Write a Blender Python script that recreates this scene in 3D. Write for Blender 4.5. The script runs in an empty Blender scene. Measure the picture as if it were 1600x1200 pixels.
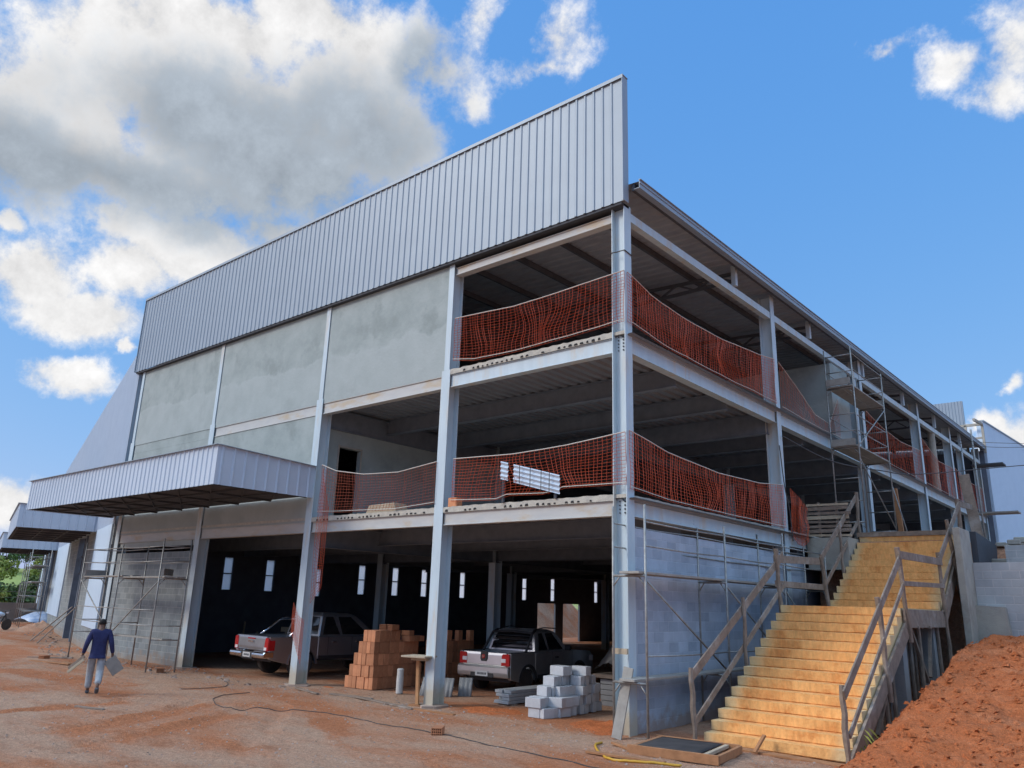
import bpy, bmesh, math, random
from mathutils import Vector, Matrix, noise
random.seed(7)
R = math.radians
S = bpy.context.scene
COL = S.collection

# ------------------------------------------------------------------ camera
YAW, PITCH, ROLL = .7089, .2748, .0306
cam = bpy.data.cameras.new('camera'); camo = bpy.data.objects.new('camera', cam); COL.objects.link(camo)
cam.sensor_width = 36; cam.lens = 36 * 1211.86 / 1600
cam.clip_start = .05; cam.clip_end = 3000
F = Vector((-math.sin(YAW) * math.cos(PITCH), math.cos(YAW) * math.cos(PITCH), math.sin(PITCH)))
RT = Vector((math.cos(YAW), math.sin(YAW), 0)); UP = RT.cross(F)
R2 = RT * math.cos(ROLL) + UP * math.sin(ROLL); U2 = -RT * math.sin(ROLL) + UP * math.cos(ROLL)
M = Matrix((R2, U2, -F)).transposed().to_4x4(); M.translation = Vector((8.1199, -13.0267, 2.2715))
camo.matrix_world = M
S.camera = camo

# ------------------------------------------------------------------ world, sun, exposure
SUN = Vector((-.62, -.80, .62)).normalized()          # towards the sun
SUN_EL = math.asin(SUN.z); SUN_AZ = math.atan2(SUN.x, SUN.y)
w = bpy.data.worlds.new('World'); S.world = w; w.use_nodes = True
nt = w.node_tree; nt.nodes.clear()
def N(t, typ, **k):
    n = t.nodes.new(typ)
    for a, b in k.items(): setattr(n, a, b)
    return n
def MA(t, op, a, b=None, clamp=False):
    n = N(t, 'ShaderNodeMath', operation=op, use_clamp=clamp)
    for i, v in enumerate((a, b)):
        if v is None: continue
        if isinstance(v, (int, float)): n.inputs[i].default_value = v
        else: t.links.new(v, n.inputs[i])
    return n.outputs[0]
sky = N(nt, 'ShaderNodeTexSky', sky_type='NISHITA', sun_disc=False, sun_elevation=SUN_EL, sun_rotation=SUN_AZ)
sky.air_density = 1.0; sky.dust_density = .6; sky.ozone_density = 2.5
geo = N(nt, 'ShaderNodeTexCoord')
sep = N(nt, 'ShaderNodeSeparateXYZ'); nt.links.new(geo.outputs['Generated'], sep.inputs[0])
az = MA(nt, 'MULTIPLY', MA(nt, 'ARCTAN2', sep.outputs[0], sep.outputs[1]), 180 / math.pi)
el = MA(nt, 'MULTIPLY', MA(nt, 'ARCSINE', sep.outputs[2]), 180 / math.pi)
# soft swirl of the cloud edges
n1 = N(nt, 'ShaderNodeTexNoise'); n1.inputs['Scale'].default_value = 7; n1.inputs['Detail'].default_value = 9; n1.inputs['Roughness'].default_value = .62
nt.links.new(geo.outputs['Generated'], n1.inputs['Vector'])
n2 = N(nt, 'ShaderNodeTexNoise'); n2.inputs['Scale'].default_value = 15; n2.inputs['Detail'].default_value = 11; n2.inputs['Roughness'].default_value = .66
nt.links.new(geo.outputs['Generated'], n2.inputs['Vector'])
n3 = N(nt, 'ShaderNodeTexNoise'); n3.inputs['Scale'].default_value = 5; n3.inputs['Detail'].default_value = 5
mp = N(nt, 'ShaderNodeMapping'); mp.inputs['Location'].default_value = (3.1, 1.7, 5.2)
nt.links.new(geo.outputs['Generated'], mp.inputs[0]); nt.links.new(mp.outputs[0], n3.inputs['Vector'])
ncol = N(nt, 'ShaderNodeSeparateColor'); nt.links.new(n1.outputs['Color'], ncol.inputs[0])
azw = MA(nt, 'ADD', az, MA(nt, 'MULTIPLY', MA(nt, 'SUBTRACT', ncol.outputs[0], .5), 7))
elw = MA(nt, 'ADD', el, MA(nt, 'MULTIPLY', MA(nt, 'SUBTRACT', ncol.outputs[1], .5), 5))
CL = [(-75.2, 28.6, 8.4, 5.7), (-69.1, 33.2, 10.6, 5.0), (-62.2, 30.7, 12.4, 5.9), (-66.6, 36.6, 10.7, 3.0), (-56.1, 33.5, 7.8, 5.9), (-72.0, 26.3, 8.3, 2.4), (-51.3, 32.4, 4.5, 3.5), (-59.6, 39.3, 7.9, 2.7), (-54.5, 37.4, 4.8, 3.6), (-69.6, 23.6, 2.4, 1.5), (-74.1, 19.2, 3.1, 2.4), (-71.1, 17.4, 4.2, 1.8), (-64.6, 22.5, 6.2, 2.8), (-68.3, 20.7, 2.9, 2.1), (-76.0, 22.2, 1.2, 0.7), (-70.8, 13.2, 2.6, 1.0), (-68.0, 15.5, 0.7, 0.4), (-49.6, 38.8, 3.3, 2.6), (-45.3, 41.1, 1.8, 1.8), (-46.9, 37.1, 2.7, 1.9), (-44.5, 35.6, 1.2, 1.0), (-37.6, 39.6, 2.5, 1.9), (-39.0, 38.0, 3.3, 0.7), (-3.3, 34.4, 2.4, 2.8), (-7.3, 34.1, 2.3, 1.2), (-4.5, 31.8, 1.9, 1.5), (-11.9, 35.9, 1.9, 0.5), (-6.8, 10.6, 2.0, 1.6), (-8.0, 11.5, 0.8, 1.0), (-6.4, 13.9, 0.5, 0.5), (-73.2, 4.4, 3.8, 1.4), (-59.9, 25.1, 2.8, 1.1),
      ]
# unseen bright clouds added outside the view as fill light for the shaded sides
FILL_CLOUDS = [(-118, 50, 22, 16), (-150, 46, 26, 16), (178, 52, 26, 18), (145, 50, 26, 16), (108, 50, 24, 15), (74, 46, 22, 15), (42, 58, 22, 12), (-130, 72, 50, 14), (150, 74, 60, 14)]
GR = [(-69.9, 26.3, 13.4, 2.2), (-58.0, 28.9, 10.1, 3.2), (-52.4, 32.3, 5.8, 3.7), (-65.0, 31.0, 7.5, 2.8), (-49.7, 37.2, 2.7, 2.5), (-75.4, 25.7, 5.3, 1.9)]
def blobs(L, grow=1.0, ax=azw, ey=elw):
    acc = None
    for a, e, ra, re in L:
        dx = MA(nt, 'MULTIPLY', MA(nt, 'SUBTRACT', ax, a), 1 / (ra * grow)); dy = MA(nt, 'MULTIPLY', MA(nt, 'SUBTRACT', ey, e), 1 / (re * grow))
        d = MA(nt, 'SUBTRACT', 1, MA(nt, 'SQRT', MA(nt, 'ADD', MA(nt, 'MULTIPLY', dx, dx), MA(nt, 'MULTIPLY', dy, dy))))
        acc = d if acc is None else MA(nt, 'SMOOTH_MAX', acc, d)
        if acc.node.operation == 'SMOOTH_MAX': acc.node.inputs[2].default_value = .25
    return acc
big = MA(nt, 'MULTIPLY', blobs(CL[:9] + CL[10:13], 1.18), 1.7)
fld = MA(nt, 'MAXIMUM', MA(nt, 'MAXIMUM', big, MA(nt, 'MULTIPLY', blobs(CL[9:17] + CL[27:29] + CL[30:], 1.25), 1.3)), MA(nt, 'MAXIMUM', MA(nt, 'MULTIPLY', blobs(CL[17:27] + CL[29:30], 1.45), .80), blobs(FILL_CLOUDS, 1.1)))
bk = N(nt, 'ShaderNodeMapRange', interpolation_type='SMOOTHSTEP'); bk.inputs[1].default_value = -.1; bk.inputs[2].default_value = .3; nt.links.new(blobs(FILL_CLOUDS, 1.3), bk.inputs[0])
den = MA(nt, 'ADD', fld, MA(nt, 'ADD', MA(nt, 'MULTIPLY', MA(nt, 'SUBTRACT', n2.outputs[0], .5), 2.6), MA(nt, 'MULTIPLY', MA(nt, 'SUBTRACT', n1.outputs[0], .5), 1.2)))
mr = N(nt, 'ShaderNodeMapRange', interpolation_type='SMOOTHSTEP'); mr.inputs[1].default_value = -.05; mr.inputs[2].default_value = .85
nt.links.new(den, mr.inputs[0])
above = N(nt, 'ShaderNodeMapRange', interpolation_type='SMOOTHSTEP'); above.inputs[1].default_value = -2; above.inputs[2].default_value = 2
nt.links.new(el, above.inputs[0])
alpha = MA(nt, 'MULTIPLY', MA(nt, 'MULTIPLY', mr.outputs[0], .97), above.outputs[0])
gf = blobs(GR, 1.38)
gden = MA(nt, 'ADD', gf, MA(nt, 'ADD', MA(nt, 'MULTIPLY', MA(nt, 'SUBTRACT', n2.outputs[0], .5), 1.7), MA(nt, 'MULTIPLY', MA(nt, 'SUBTRACT', n3.outputs[0], .5), 1.6)))
gm = N(nt, 'ShaderNodeMapRange', interpolation_type='SMOOTHSTEP'); gm.inputs[1].default_value = -.35; gm.inputs[2].default_value = .75
nt.links.new(gden, gm.inputs[0])
# thin cloud parts are greyer-white, thick parts bright; the flat bases are grey
ccol = N(nt, 'ShaderNodeMix', data_type='RGBA')
ccol.inputs[6].default_value = (7.6, 7.5, 7.4, 1); ccol.inputs[7].default_value = (3.5, 3.95, 4.45, 1)
nt.links.new(gm.outputs[0], ccol.inputs[0])
vary = N(nt, 'ShaderNodeMix', data_type='RGBA', blend_type='MULTIPLY'); vary.inputs[0].default_value = 1
vr = N(nt, 'ShaderNodeMapRange'); vr.inputs[1].default_value = .3; vr.inputs[2].default_value = .7; vr.inputs[3].default_value = .70; vr.inputs[4].default_value = 1.10
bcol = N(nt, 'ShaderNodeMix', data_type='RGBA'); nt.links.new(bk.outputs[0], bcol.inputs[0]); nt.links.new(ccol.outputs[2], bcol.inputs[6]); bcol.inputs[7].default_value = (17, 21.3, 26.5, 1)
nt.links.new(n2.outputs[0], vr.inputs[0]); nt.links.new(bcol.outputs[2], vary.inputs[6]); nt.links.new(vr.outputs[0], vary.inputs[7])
STR = .09
ss = N(nt, 'ShaderNodeSeparateColor'); nt.links.new(sky.outputs[0], ss.inputs[0]); sc_ = N(nt, 'ShaderNodeCombineColor')
for i, (tn, p_, k_) in enumerate(((.80, .744, .697), (1.22, .375, .492), (1.62, .13, .635))):   # flatten the sky's contrast the way the phone did
    nt.links.new(MA(nt, 'MULTIPLY', MA(nt, 'POWER', MA(nt, 'MULTIPLY', ss.outputs[i], tn * STR), p_), k_ / STR), sc_.inputs[i])
mix = N(nt, 'ShaderNodeMix', data_type='RGBA'); nt.links.new(alpha, mix.inputs[0])
nt.links.new(sc_.outputs[0], mix.inputs[6]); nt.links.new(vary.outputs[2], mix.inputs[7])
bg = N(nt, 'ShaderNodeBackground'); bg.inputs[1].default_value = STR
nt.links.new(mix.outputs[2], bg.inputs[0])
wo = N(nt, 'ShaderNodeOutputWorld'); nt.links.new(bg.outputs[0], wo.inputs[0])
w.cycles.sampling_method = 'MANUAL'; w.cycles.sample_map_resolution = 512

sl = bpy.data.lights.new('sun', 'SUN'); sl.energy = 1.35; sl.angle = R(16); sl.color = (1, .94, .86)
so = bpy.data.objects.new('sun', sl); COL.objects.link(so)
so.rotation_euler = SUN.to_track_quat('Z', 'Y').to_euler()
S.view_settings.view_transform = 'Standard'; S.view_settings.look = 'None'; S.view_settings.exposure = .5; S.view_settings.gamma = 1
S.cycles.max_bounces = 6; S.cycles.diffuse_bounces = 4; S.cycles.transparent_max_bounces = 6
try: S.cycles.use_denoising = True
except Exception: pass

# ------------------------------------------------------------------ materials
def mat(name, c1, c2=None, scale=4, rough=.8, metal=0, bump=0, bscale=40, detail=6, spec=.5, c3=None, s3=.7, stretch=None, contrast=(.35, .65)):
    m = bpy.data.materials.new(name); m.use_nodes = True; t = m.node_tree; b = t.nodes['Principled BSDF']
    b.inputs['Roughness'].default_value = rough; b.inputs['Metallic'].default_value = metal
    b.inputs['Specular IOR Level'].default_value = spec
    tc = N(t, 'ShaderNodeTexCoord'); vec = tc.outputs['Object']
    if stretch:
        mpn = N(t, 'ShaderNodeMapping'); mpn.inputs['Scale'].default_value = stretch; t.links.new(vec, mpn.inputs[0]); vec = mpn.outputs[0]
    if c2 is None: c2 = tuple(c * .86 for c in c1)
    nz = N(t, 'ShaderNodeTexNoise'); nz.inputs['Scale'].default_value = scale; nz.inputs['Detail'].default_value = detail; nz.inputs['Roughness'].default_value = .6
    t.links.new(vec, nz.inputs['Vector'])
    cr = N(t, 'ShaderNodeValToRGB'); cr.color_ramp.elements[0].position = contrast[0]; cr.color_ramp.elements[1].position = contrast[1]
    cr.color_ramp.elements[0].color = (*c1, 1); cr.color_ramp.elements[1].color = (*c2, 1)
    t.links.new(nz.outputs[0], cr.inputs[0]); out = cr.outputs[0]
    if c3:
        n_ = N(t, 'ShaderNodeTexNoise'); n_.inputs['Scale'].default_value = s3; n_.inputs['Detail'].default_value = 8; n_.inputs['Roughness'].default_value = .65
        t.links.new(vec, n_.inputs['Vector'])
        r_ = N(t, 'ShaderNodeMapRange', interpolation_type='SMOOTHSTEP'); r_.inputs[1].default_value = .5; r_.inputs[2].default_value = .68
        t.links.new(n_.outputs[0], r_.inputs[0])
        x_ = N(t, 'ShaderNodeMix', data_type='RGBA'); t.links.new(r_.outputs[0], x_.inputs[0]); t.links.new(out, x_.inputs[6]); x_.inputs[7].default_value = (*c3, 1)
        out = x_.outputs[2]
    t.links.new(out, b.inputs['Base Color'])
    if bump:
        bn = N(t, 'ShaderNodeTexNoise'); bn.inputs['Scale'].default_value = bscale; bn.inputs['Detail'].default_value = 6
        t.links.new(vec, bn.inputs['Vector'])
        bp = N(t, 'ShaderNodeBump'); bp.inputs['Strength'].default_value = bump; bp.inputs['Distance'].default_value = .02
        t.links.new(bn.outputs[0], bp.inputs['Height']); t.links.new(bp.outputs[0], b.inputs['Normal'])
    return m
def objrand(m, amt=.25):
    """vary a material's brightness from object to object"""
    t = m.node_tree; b = t.nodes['Principled BSDF']; src = b.inputs['Base Color'].links[0].from_socket
    oi = N(t, 'ShaderNodeObjectInfo'); r = N(t, 'ShaderNodeMapRange'); r.inputs[3].default_value = 1 - amt; r.inputs[4].default_value = 1 + amt
    t.links.new(oi.outputs['Random'], r.inputs[0])
    x = N(t, 'ShaderNodeMix', data_type='RGBA', blend_type='MULTIPLY'); x.inputs[0].default_value = 1
    t.links.new(src, x.inputs[6]); t.links.new(r.outputs[0], x.inputs[7]); t.links.new(x.outputs[2], b.inputs['Base Color'])
    return m
def blockmat(name, axis, c1, c2, mortar, row=.2, width=.4, msize=.006, stain=None):
    """stretcher-bond block wall; axis 0 = wall runs along x, 1 = along y"""
    m = bpy.data.materials.new(name); m.use_nodes = True; t = m.node_tree; b = t.nodes['Principled BSDF']; b.inputs['Roughness'].default_value = .9
    b.inputs['Specular IOR Level'].default_value = .2
    tc = N(t, 'ShaderNodeTexCoord'); s = N(t, 'ShaderNodeSeparateXYZ'); t.links.new(tc.outputs['Object'], s.inputs[0])
    c = N(t, 'ShaderNodeCombineXYZ'); t.links.new(s.outputs[axis], c.inputs[0]); t.links.new(s.outputs[2], c.inputs[1])
    br = N(t, 'ShaderNodeTexBrick'); br.offset = .5
    br.inputs['Scale'].default_value = 1; br.inputs['Brick Width'].default_value = width; br.inputs['Row Height'].default_value = row; br.inputs['Mortar Size'].default_value = msize
    br.inputs['Mortar Smooth'].default_value = .3; br.inputs['Bias'].default_value = 0
    br.inputs['Color1'].default_value = (*c1, 1); br.inputs['Color2'].default_value = (*c2, 1); br.inputs['Mortar'].default_value = (*mortar, 1)
    t.links.new(c.outputs[0], br.inputs['Vector'])
    nz = N(t, 'ShaderNodeTexNoise'); nz.inputs['Scale'].default_value = 1.1; nz.inputs['Detail'].default_value = 9; nz.inputs['Roughness'].default_value = .7
    t.links.new(tc.outputs['Object'], nz.inputs['Vector'])
    vr = N(t, 'ShaderNodeMapRange'); vr.inputs[1].default_value = .3; vr.inputs[2].default_value = .7; vr.inputs[3].default_value = .8; vr.inputs[4].default_value = 1.15
    t.links.new(nz.outputs[0], vr.inputs[0])
    x = N(t, 'ShaderNodeMix', data_type='RGBA', blend_type='MULTIPLY'); x.inputs[0].default_value = 1
    t.links.new(br.outputs['Color'], x.inputs[6]); t.links.new(vr.outputs[0], x.inputs[7]); out = x.outputs[2]
    if stain:   # splashed earth along the foot of the wall
        n_ = N(t, 'ShaderNodeTexNoise'); n_.inputs['Scale'].default_value = 5; n_.inputs['Detail'].default_value = 7; t.links.new(tc.outputs['Object'], n_.inputs['Vector'])
        h = MA(t, 'SUBTRACT', MA(t, 'MULTIPLY', n_.outputs[0], .9), s.outputs[2])
        r_ = N(t, 'ShaderNodeMapRange', interpolation_type='SMOOTHSTEP'); r_.inputs[1].default_value = .05; r_.inputs[2].default_value = .4; r_.inputs[4].default_value = .75
        t.links.new(h, r_.inputs[0])
        y = N(t, 'ShaderNodeMix', data_type='RGBA'); t.links.new(r_.outputs[0], y.inputs[0]); t.links.new(out, y.inputs[6]); y.inputs[7].default_value = (*stain, 1); out = y.outputs[2]
    t.links.new(out, b.inputs['Base Color'])
    fn = N(t, 'ShaderNodeTexNoise'); fn.inputs['Scale'].default_value = 70; fn.inputs['Detail'].default_value = 4; t.links.new(tc.outputs['Object'], fn.inputs['Vector'])
    hgt = MA(t, 'ADD', MA(t, 'MULTIPLY', br.outputs['Fac'], -.7), MA(t, 'MULTIPLY', fn.outputs[0], .35))
    bp = N(t, 'ShaderNodeBump'); bp.inputs['Strength'].default_value = .6; bp.inputs['Distance'].default_value = .012
    t.links.new(hgt, bp.inputs['Height']); t.links.new(bp.outputs[0], b.inputs['Normal'])
    return m
MT = {}
MT['steel'] = mat('painted_steel', (.50, .60, .645), (.445, .54, .585), 3, .55, 0, .08, 30, c3=(.51, .49, .43), s3=1.4, stretch=(1.6, 1.6, .35))
def splash(m, c, top=.45):
    t = m.node_tree; b = t.nodes['Principled BSDF']; src = b.inputs['Base Color'].links[0].from_socket
    tc = N(t, 'ShaderNodeTexCoord'); s = N(t, 'ShaderNodeSeparateXYZ'); t.links.new(tc.outputs['Object'], s.inputs[0])
    n_ = N(t, 'ShaderNodeTexNoise'); n_.inputs['Scale'].default_value = 6; n_.inputs['Detail'].default_value = 6; t.links.new(tc.outputs['Object'], n_.inputs['Vector'])
    r_ = N(t, 'ShaderNodeMapRange', interpolation_type='SMOOTHSTEP'); r_.inputs[1].default_value = 0; r_.inputs[2].default_value = top; r_.inputs[4].default_value = .8
    t.links.new(MA(t, 'SUBTRACT', MA(t, 'ADD', MA(t, 'MULTIPLY', n_.outputs[0], .5), top * .9), s.outputs[2]), r_.inputs[0])
    y = N(t, 'ShaderNodeMix', data_type='RGBA'); t.links.new(r_.outputs[0], y.inputs[0]); t.links.new(src, y.inputs[6]); y.inputs[7].default_value = (*c, 1); t.links.new(y.outputs[2], b.inputs['Base Color'])
splash(MT['steel'], (.44, .36, .24))
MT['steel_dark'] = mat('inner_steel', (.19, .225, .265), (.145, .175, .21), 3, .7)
MT['beam'] = mat('stained_beam', (.50, .50, .47), (.44, .45, .44), 2, .6, 0, .08, 30, c3=(.46, .38, .27), s3=.9, stretch=(1, 1, 3))
MT['clad'] = mat('zinc_cladding', (.285, .345, .40), (.268, .325, .378), 1.2, .5, .1, 0, spec=.4)
MT['fascia'] = mat('fascia_cladding', (.50, .575, .655), (.465, .54, .62), 1.2, .5, .1, 0, spec=.4)  # brighter copy of the cladding colour, making up for weaker light
MT['clad_white'] = mat('white_panel', (.54, .66, .78), (.51, .63, .75), 1.2, .5, .1)
MT['roofing'] = mat('roof_underside', (.36, .37, .39), (.30, .31, .33), 2, .6, .1)
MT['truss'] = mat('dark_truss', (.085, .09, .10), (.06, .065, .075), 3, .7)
MT['deck'] = mat('steel_deck', (.24, .265, .295), (.20, .222, .25), 2, .6, .1)
MT['slab'] = mat('slab_concrete', (.52, .49, .41), (.40, .38, .33), 6, .9, 0, .4, 40)
MT['flute_shade'] = mat('painted_flute_shade', (.03, .03, .03), None, 4, .95)
MT['dark'] = mat('dark_trim', (.06, .065, .075), None, 4, .8)
MT['conc'] = mat('raw_concrete', (.42, .39, .32), (.33, .31, .27), 2.5, .9, 0, .35, 35, c3=(.30, .27, .22), s3=1.5)
MT['conc_grey'] = mat('grey_concrete', (.30, .30, .29), (.24, .24, .235), 2.5, .9, 0, .35, 35)
MT['block_x'] = blockmat('block_wall_front', 0, (.29, .325, .33), (.22, .25, .255), (.40, .43, .425), msize=.008, stain=(.33, .26, .2))
MT['block_y'] = blockmat('block_wall_side', 1, (.44, .50, .575), (.33, .38, .445), (.48, .53, .59), stain=(.33, .25, .2))
MT['block_pale'] = blockmat('retaining_block', 0, (.46, .47, .46), (.40, .41, .41), (.52, .51, .49), msize=.012)
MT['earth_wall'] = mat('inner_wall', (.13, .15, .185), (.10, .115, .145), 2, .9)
MT['galv'] = mat('scaffold_steel', (.36, .36, .34), (.26, .25, .23), 9, .5, .45)
MT['wood'] = mat('weathered_wood', (.27, .205, .155), (.18, .135, .10), 6, .85, 0, .35, 30, stretch=(1, 1, 1), c3=(.33, .28, .235), s3=2)
MT['wood_red'] = mat('reddish_timber', (.40, .19, .085), (.30, .14, .06), 6, .85, 0, .3, 30)
MT['wood_pale'] = mat('pale_plank', (.50, .41, .29), (.40, .32, .22), 6, .85, 0, .3, 30)
MT['plank_grey'] = mat('grey_plank', (.36, .34, .30), (.28, .26, .23), 5, .85, 0, .3, 30)
MT['net'] = mat('orange_mesh', (.66, .115, .038), (.54, .085, .03), 9, .6)
MT['net_pale'] = mat('faded_mesh', (.50, .13, .06), (.42, .10, .05), 9, .6)
MT['rope'] = mat('pale_rope', (.62, .58, .5), None, 20, .9)
MT['cable'] = mat('black_cable', (.06, .052, .048), None, 20, .6)
MT['hose'] = mat('yellow_hose', (.60, .33, .03), None, 20, .5)
MT['brick'] = objrand(mat('clay_brick', (.58, .255, .125), (.48, .195, .09), 8, .9, 0, .25, 60), .28)
MT['cblock'] = objrand(mat('pale_block', (.50, .51, .52), (.44, .45, .46), 8, .9, 0, .3, 60), .08)
MT['precast'] = mat('precast_plank', (.36, .37, .37), (.30, .31, .31), 6, .85, 0, .3, 40)
MT['white_plastic'] = mat('white_plastic', (.55, .54, .50), (.46, .45, .42), 8, .6)
MT['sheet_black'] = mat('black_sheeting', (.035, .036, .04), (.06, .06, .065), 5, .35)
MT['felt'] = mat('dark_felt', (.075, .068, .066), (.05, .046, .045), 3, .95, spec=.1)
MT['tarp'] = mat('blue_white_tarp', (.55, .62, .72), (.25, .36, .55), 3, .5)
MT['paint_silver'] = mat('silver_paint', (.55, .56, .56), None, 2, .28, .75)
MT['paint_grey'] = mat('grey_paint', (.36, .37, .39), None, 2, .28, .75)
MT['paint_black'] = mat('black_paint', (.025, .026, .03), None, 2, .25, .2)
MT['glass'] = mat('car_glass', (.012, .014, .016), None, 2, .06, 0, spec=.8)
MT['chrome'] = mat('chrome', (.75, .75, .76), None, 2, .12, 1)
MT['plastic'] = mat('black_plastic', (.03, .03, .032), None, 6, .6)
MT['tyre'] = mat('tyre_rubber', (.035, .033, .031), (.07, .055, .045), 5, .9)
MT['rim'] = mat('wheel_rim', (.28, .28, .29), None, 5, .4, .8)
MT['lamp_red'] = mat('red_lamp', (.45, .012, .015), None, 5, .12)
MT['lamp_clear'] = mat('clear_lamp', (.75, .72, .72), None, 5, .12)
MT['plate'] = mat('number_plate', (.58, .58, .56), None, 30, .5)
MT['stone'] = mat('yard_stone', (.42, .33, .27), (.36, .24, .17), 3, .95)
MT['stand'] = mat('stand_timber', (.52, .27, .12), (.42, .21, .09), 6, .85, 0, .3, 30)
MT['skin'] = mat('skin', (.16, .085, .055), None, 10, .6)
MT['navy'] = mat('navy_sweater', (.024, .028, .095), (.018, .021, .075), 18, .9, 0, .4, 25)
MT['trouser'] = mat('grey_trousers', (.40, .41, .42), (.31, .32, .33), 9, .9, 0, .4, 22)
MT['hair'] = mat('black_hair', (.012, .01, .009), None, 20, .8)
MT['shoe'] = mat('grey_shoe', (.10, .10, .105), None, 20, .8)
MT['bark'] = mat('bark', (.14, .10, .07), (.09, .065, .045), 4, .9, 0, .5, 15)
MT['leaf'] = mat('leaf_dark', (.06, .10, .025), (.11, .17, .045), 1.5, .7)
MT['leaf_y'] = mat('leaf_yellow', (.22, .27, .05), (.32, .34, .08), 1.5, .7)
MT['grass'] = mat('hill_grass', (.36, .40, .09), (.27, .33, .08), .12, .9, c3=(.46, .33, .15), s3=.05)
MT['fence_wall'] = mat('boundary_wall', (.34, .27, .23), (.27, .22, .19), 1.5, .9)

def translucent(name, c):
    m = bpy.data.materials.new(name); m.use_nodes = True; t = m.node_tree; t.nodes.clear()
    a = N(t, 'ShaderNodeBsdfTranslucent'); a.inputs[0].default_value = (*c, 1); b = N(t, 'ShaderNodeBsdfDiffuse'); b.inputs[0].default_value = (*c, 1)
    x = N(t, 'ShaderNodeMixShader'); x.inputs[0].default_value = .08; t.links.new(a.outputs[0], x.inputs[1]); t.links.new(b.outputs[0], x.inputs[2])
    o = N(t, 'ShaderNodeOutputMaterial'); t.links.new(x.outputs[0], o.inputs[0]); return m
MT['pane'] = translucent('milky_sheet', (.97, .98, 1.0))
# plaster with trowel mottling and a wavering pale seam part-way up
def plaster(name, seam=9.0):
    m = mat(name, (.285, .33, .315), (.355, .40, .385), 1.5, .88, 0, .3, 14, detail=11, c3=(.255, .295, .28), s3=.8)
    t = m.node_tree; b = t.nodes['Principled BSDF']; src = b.inputs['Base Color'].links[0].from_socket
    tc = N(t, 'ShaderNodeTexCoord'); s = N(t, 'ShaderNodeSeparateXYZ'); t.links.new(tc.outputs['Object'], s.inputs[0])
    nz = N(t, 'ShaderNodeTexNoise'); nz.inputs['Scale'].default_value = .55; nz.inputs['Detail'].default_value = 8; nz.inputs['Roughness'].default_value = .6
    t.links.new(tc.outputs['Object'], nz.inputs['Vector'])
    h = MA(t, 'ADD', MA(t, 'SUBTRACT', s.outputs[2], seam), MA(t, 'MULTIPLY', MA(t, 'SUBTRACT', nz.outputs[0], .5), 1.5))
    d = MA(t, 'ABSOLUTE', h)
    r = N(t, 'ShaderNodeMapRange', interpolation_type='SMOOTHSTEP'); r.inputs[1].default_value = 0; r.inputs[2].default_value = .12; r.inputs[3].default_value = .55; r.inputs[4].default_value = 0
    t.links.new(d, r.inputs[0])
    lo = N(t, 'ShaderNodeMapRange', interpolation_type='SMOOTHSTEP'); lo.inputs[1].default_value = -.05; lo.inputs[2].default_value = .05; lo.inputs[3].default_value = .42; lo.inputs[4].default_value = 0
    t.links.new(h, lo.inputs[0])
    x = N(t, 'ShaderNodeMix', data_type='RGBA'); t.links.new(MA(t, 'MAXIMUM', r.outputs[0], lo.outputs[0]), x.inputs[0]); t.links.new(src, x.inputs[6]); x.inputs[7].default_value = (.405, .45, .44, 1)
    t.links.new(x.outputs[2], b.inputs['Base Color'])
    return m
MT['plaster'] = plaster('cement_render')
MT['plaster_low'] = plaster('cement_render_low', 5.9)
# laterite-stained concrete of the steps: greyer towards both flanks
def dirt(m):
    t = m.node_tree; b = t.nodes['Principled BSDF']; src = b.inputs['Base Color'].links[0].from_socket
    tc = N(t, 'ShaderNodeTexCoord'); mpn = N(t, 'ShaderNodeMapping'); mpn.inputs['Scale'].default_value = (9, 9, 2.2); t.links.new(tc.outputs['Object'], mpn.inputs[0])
    n_ = N(t, 'ShaderNodeTexNoise'); n_.inputs['Scale'].default_value = 1.6; n_.inputs['Detail'].default_value = 9; n_.inputs['Roughness'].default_value = .75; t.links.new(mpn.outputs[0], n_.inputs['Vector'])
    r = N(t, 'ShaderNodeMapRange', interpolation_type='SMOOTHSTEP'); r.inputs[1].default_value = .32; r.inputs[2].default_value = .66; r.inputs[3].default_value = .80; r.inputs[4].default_value = 1.05; t.links.new(n_.outputs[0], r.inputs[0])
    x = N(t, 'ShaderNodeMix', data_type='RGBA', blend_type='MULTIPLY'); x.inputs[0].default_value = 1; t.links.new(src, x.inputs[6]); t.links.new(r.outputs[0], x.inputs[7]); t.links.new(x.outputs[2], b.inputs['Base Color'])
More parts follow.
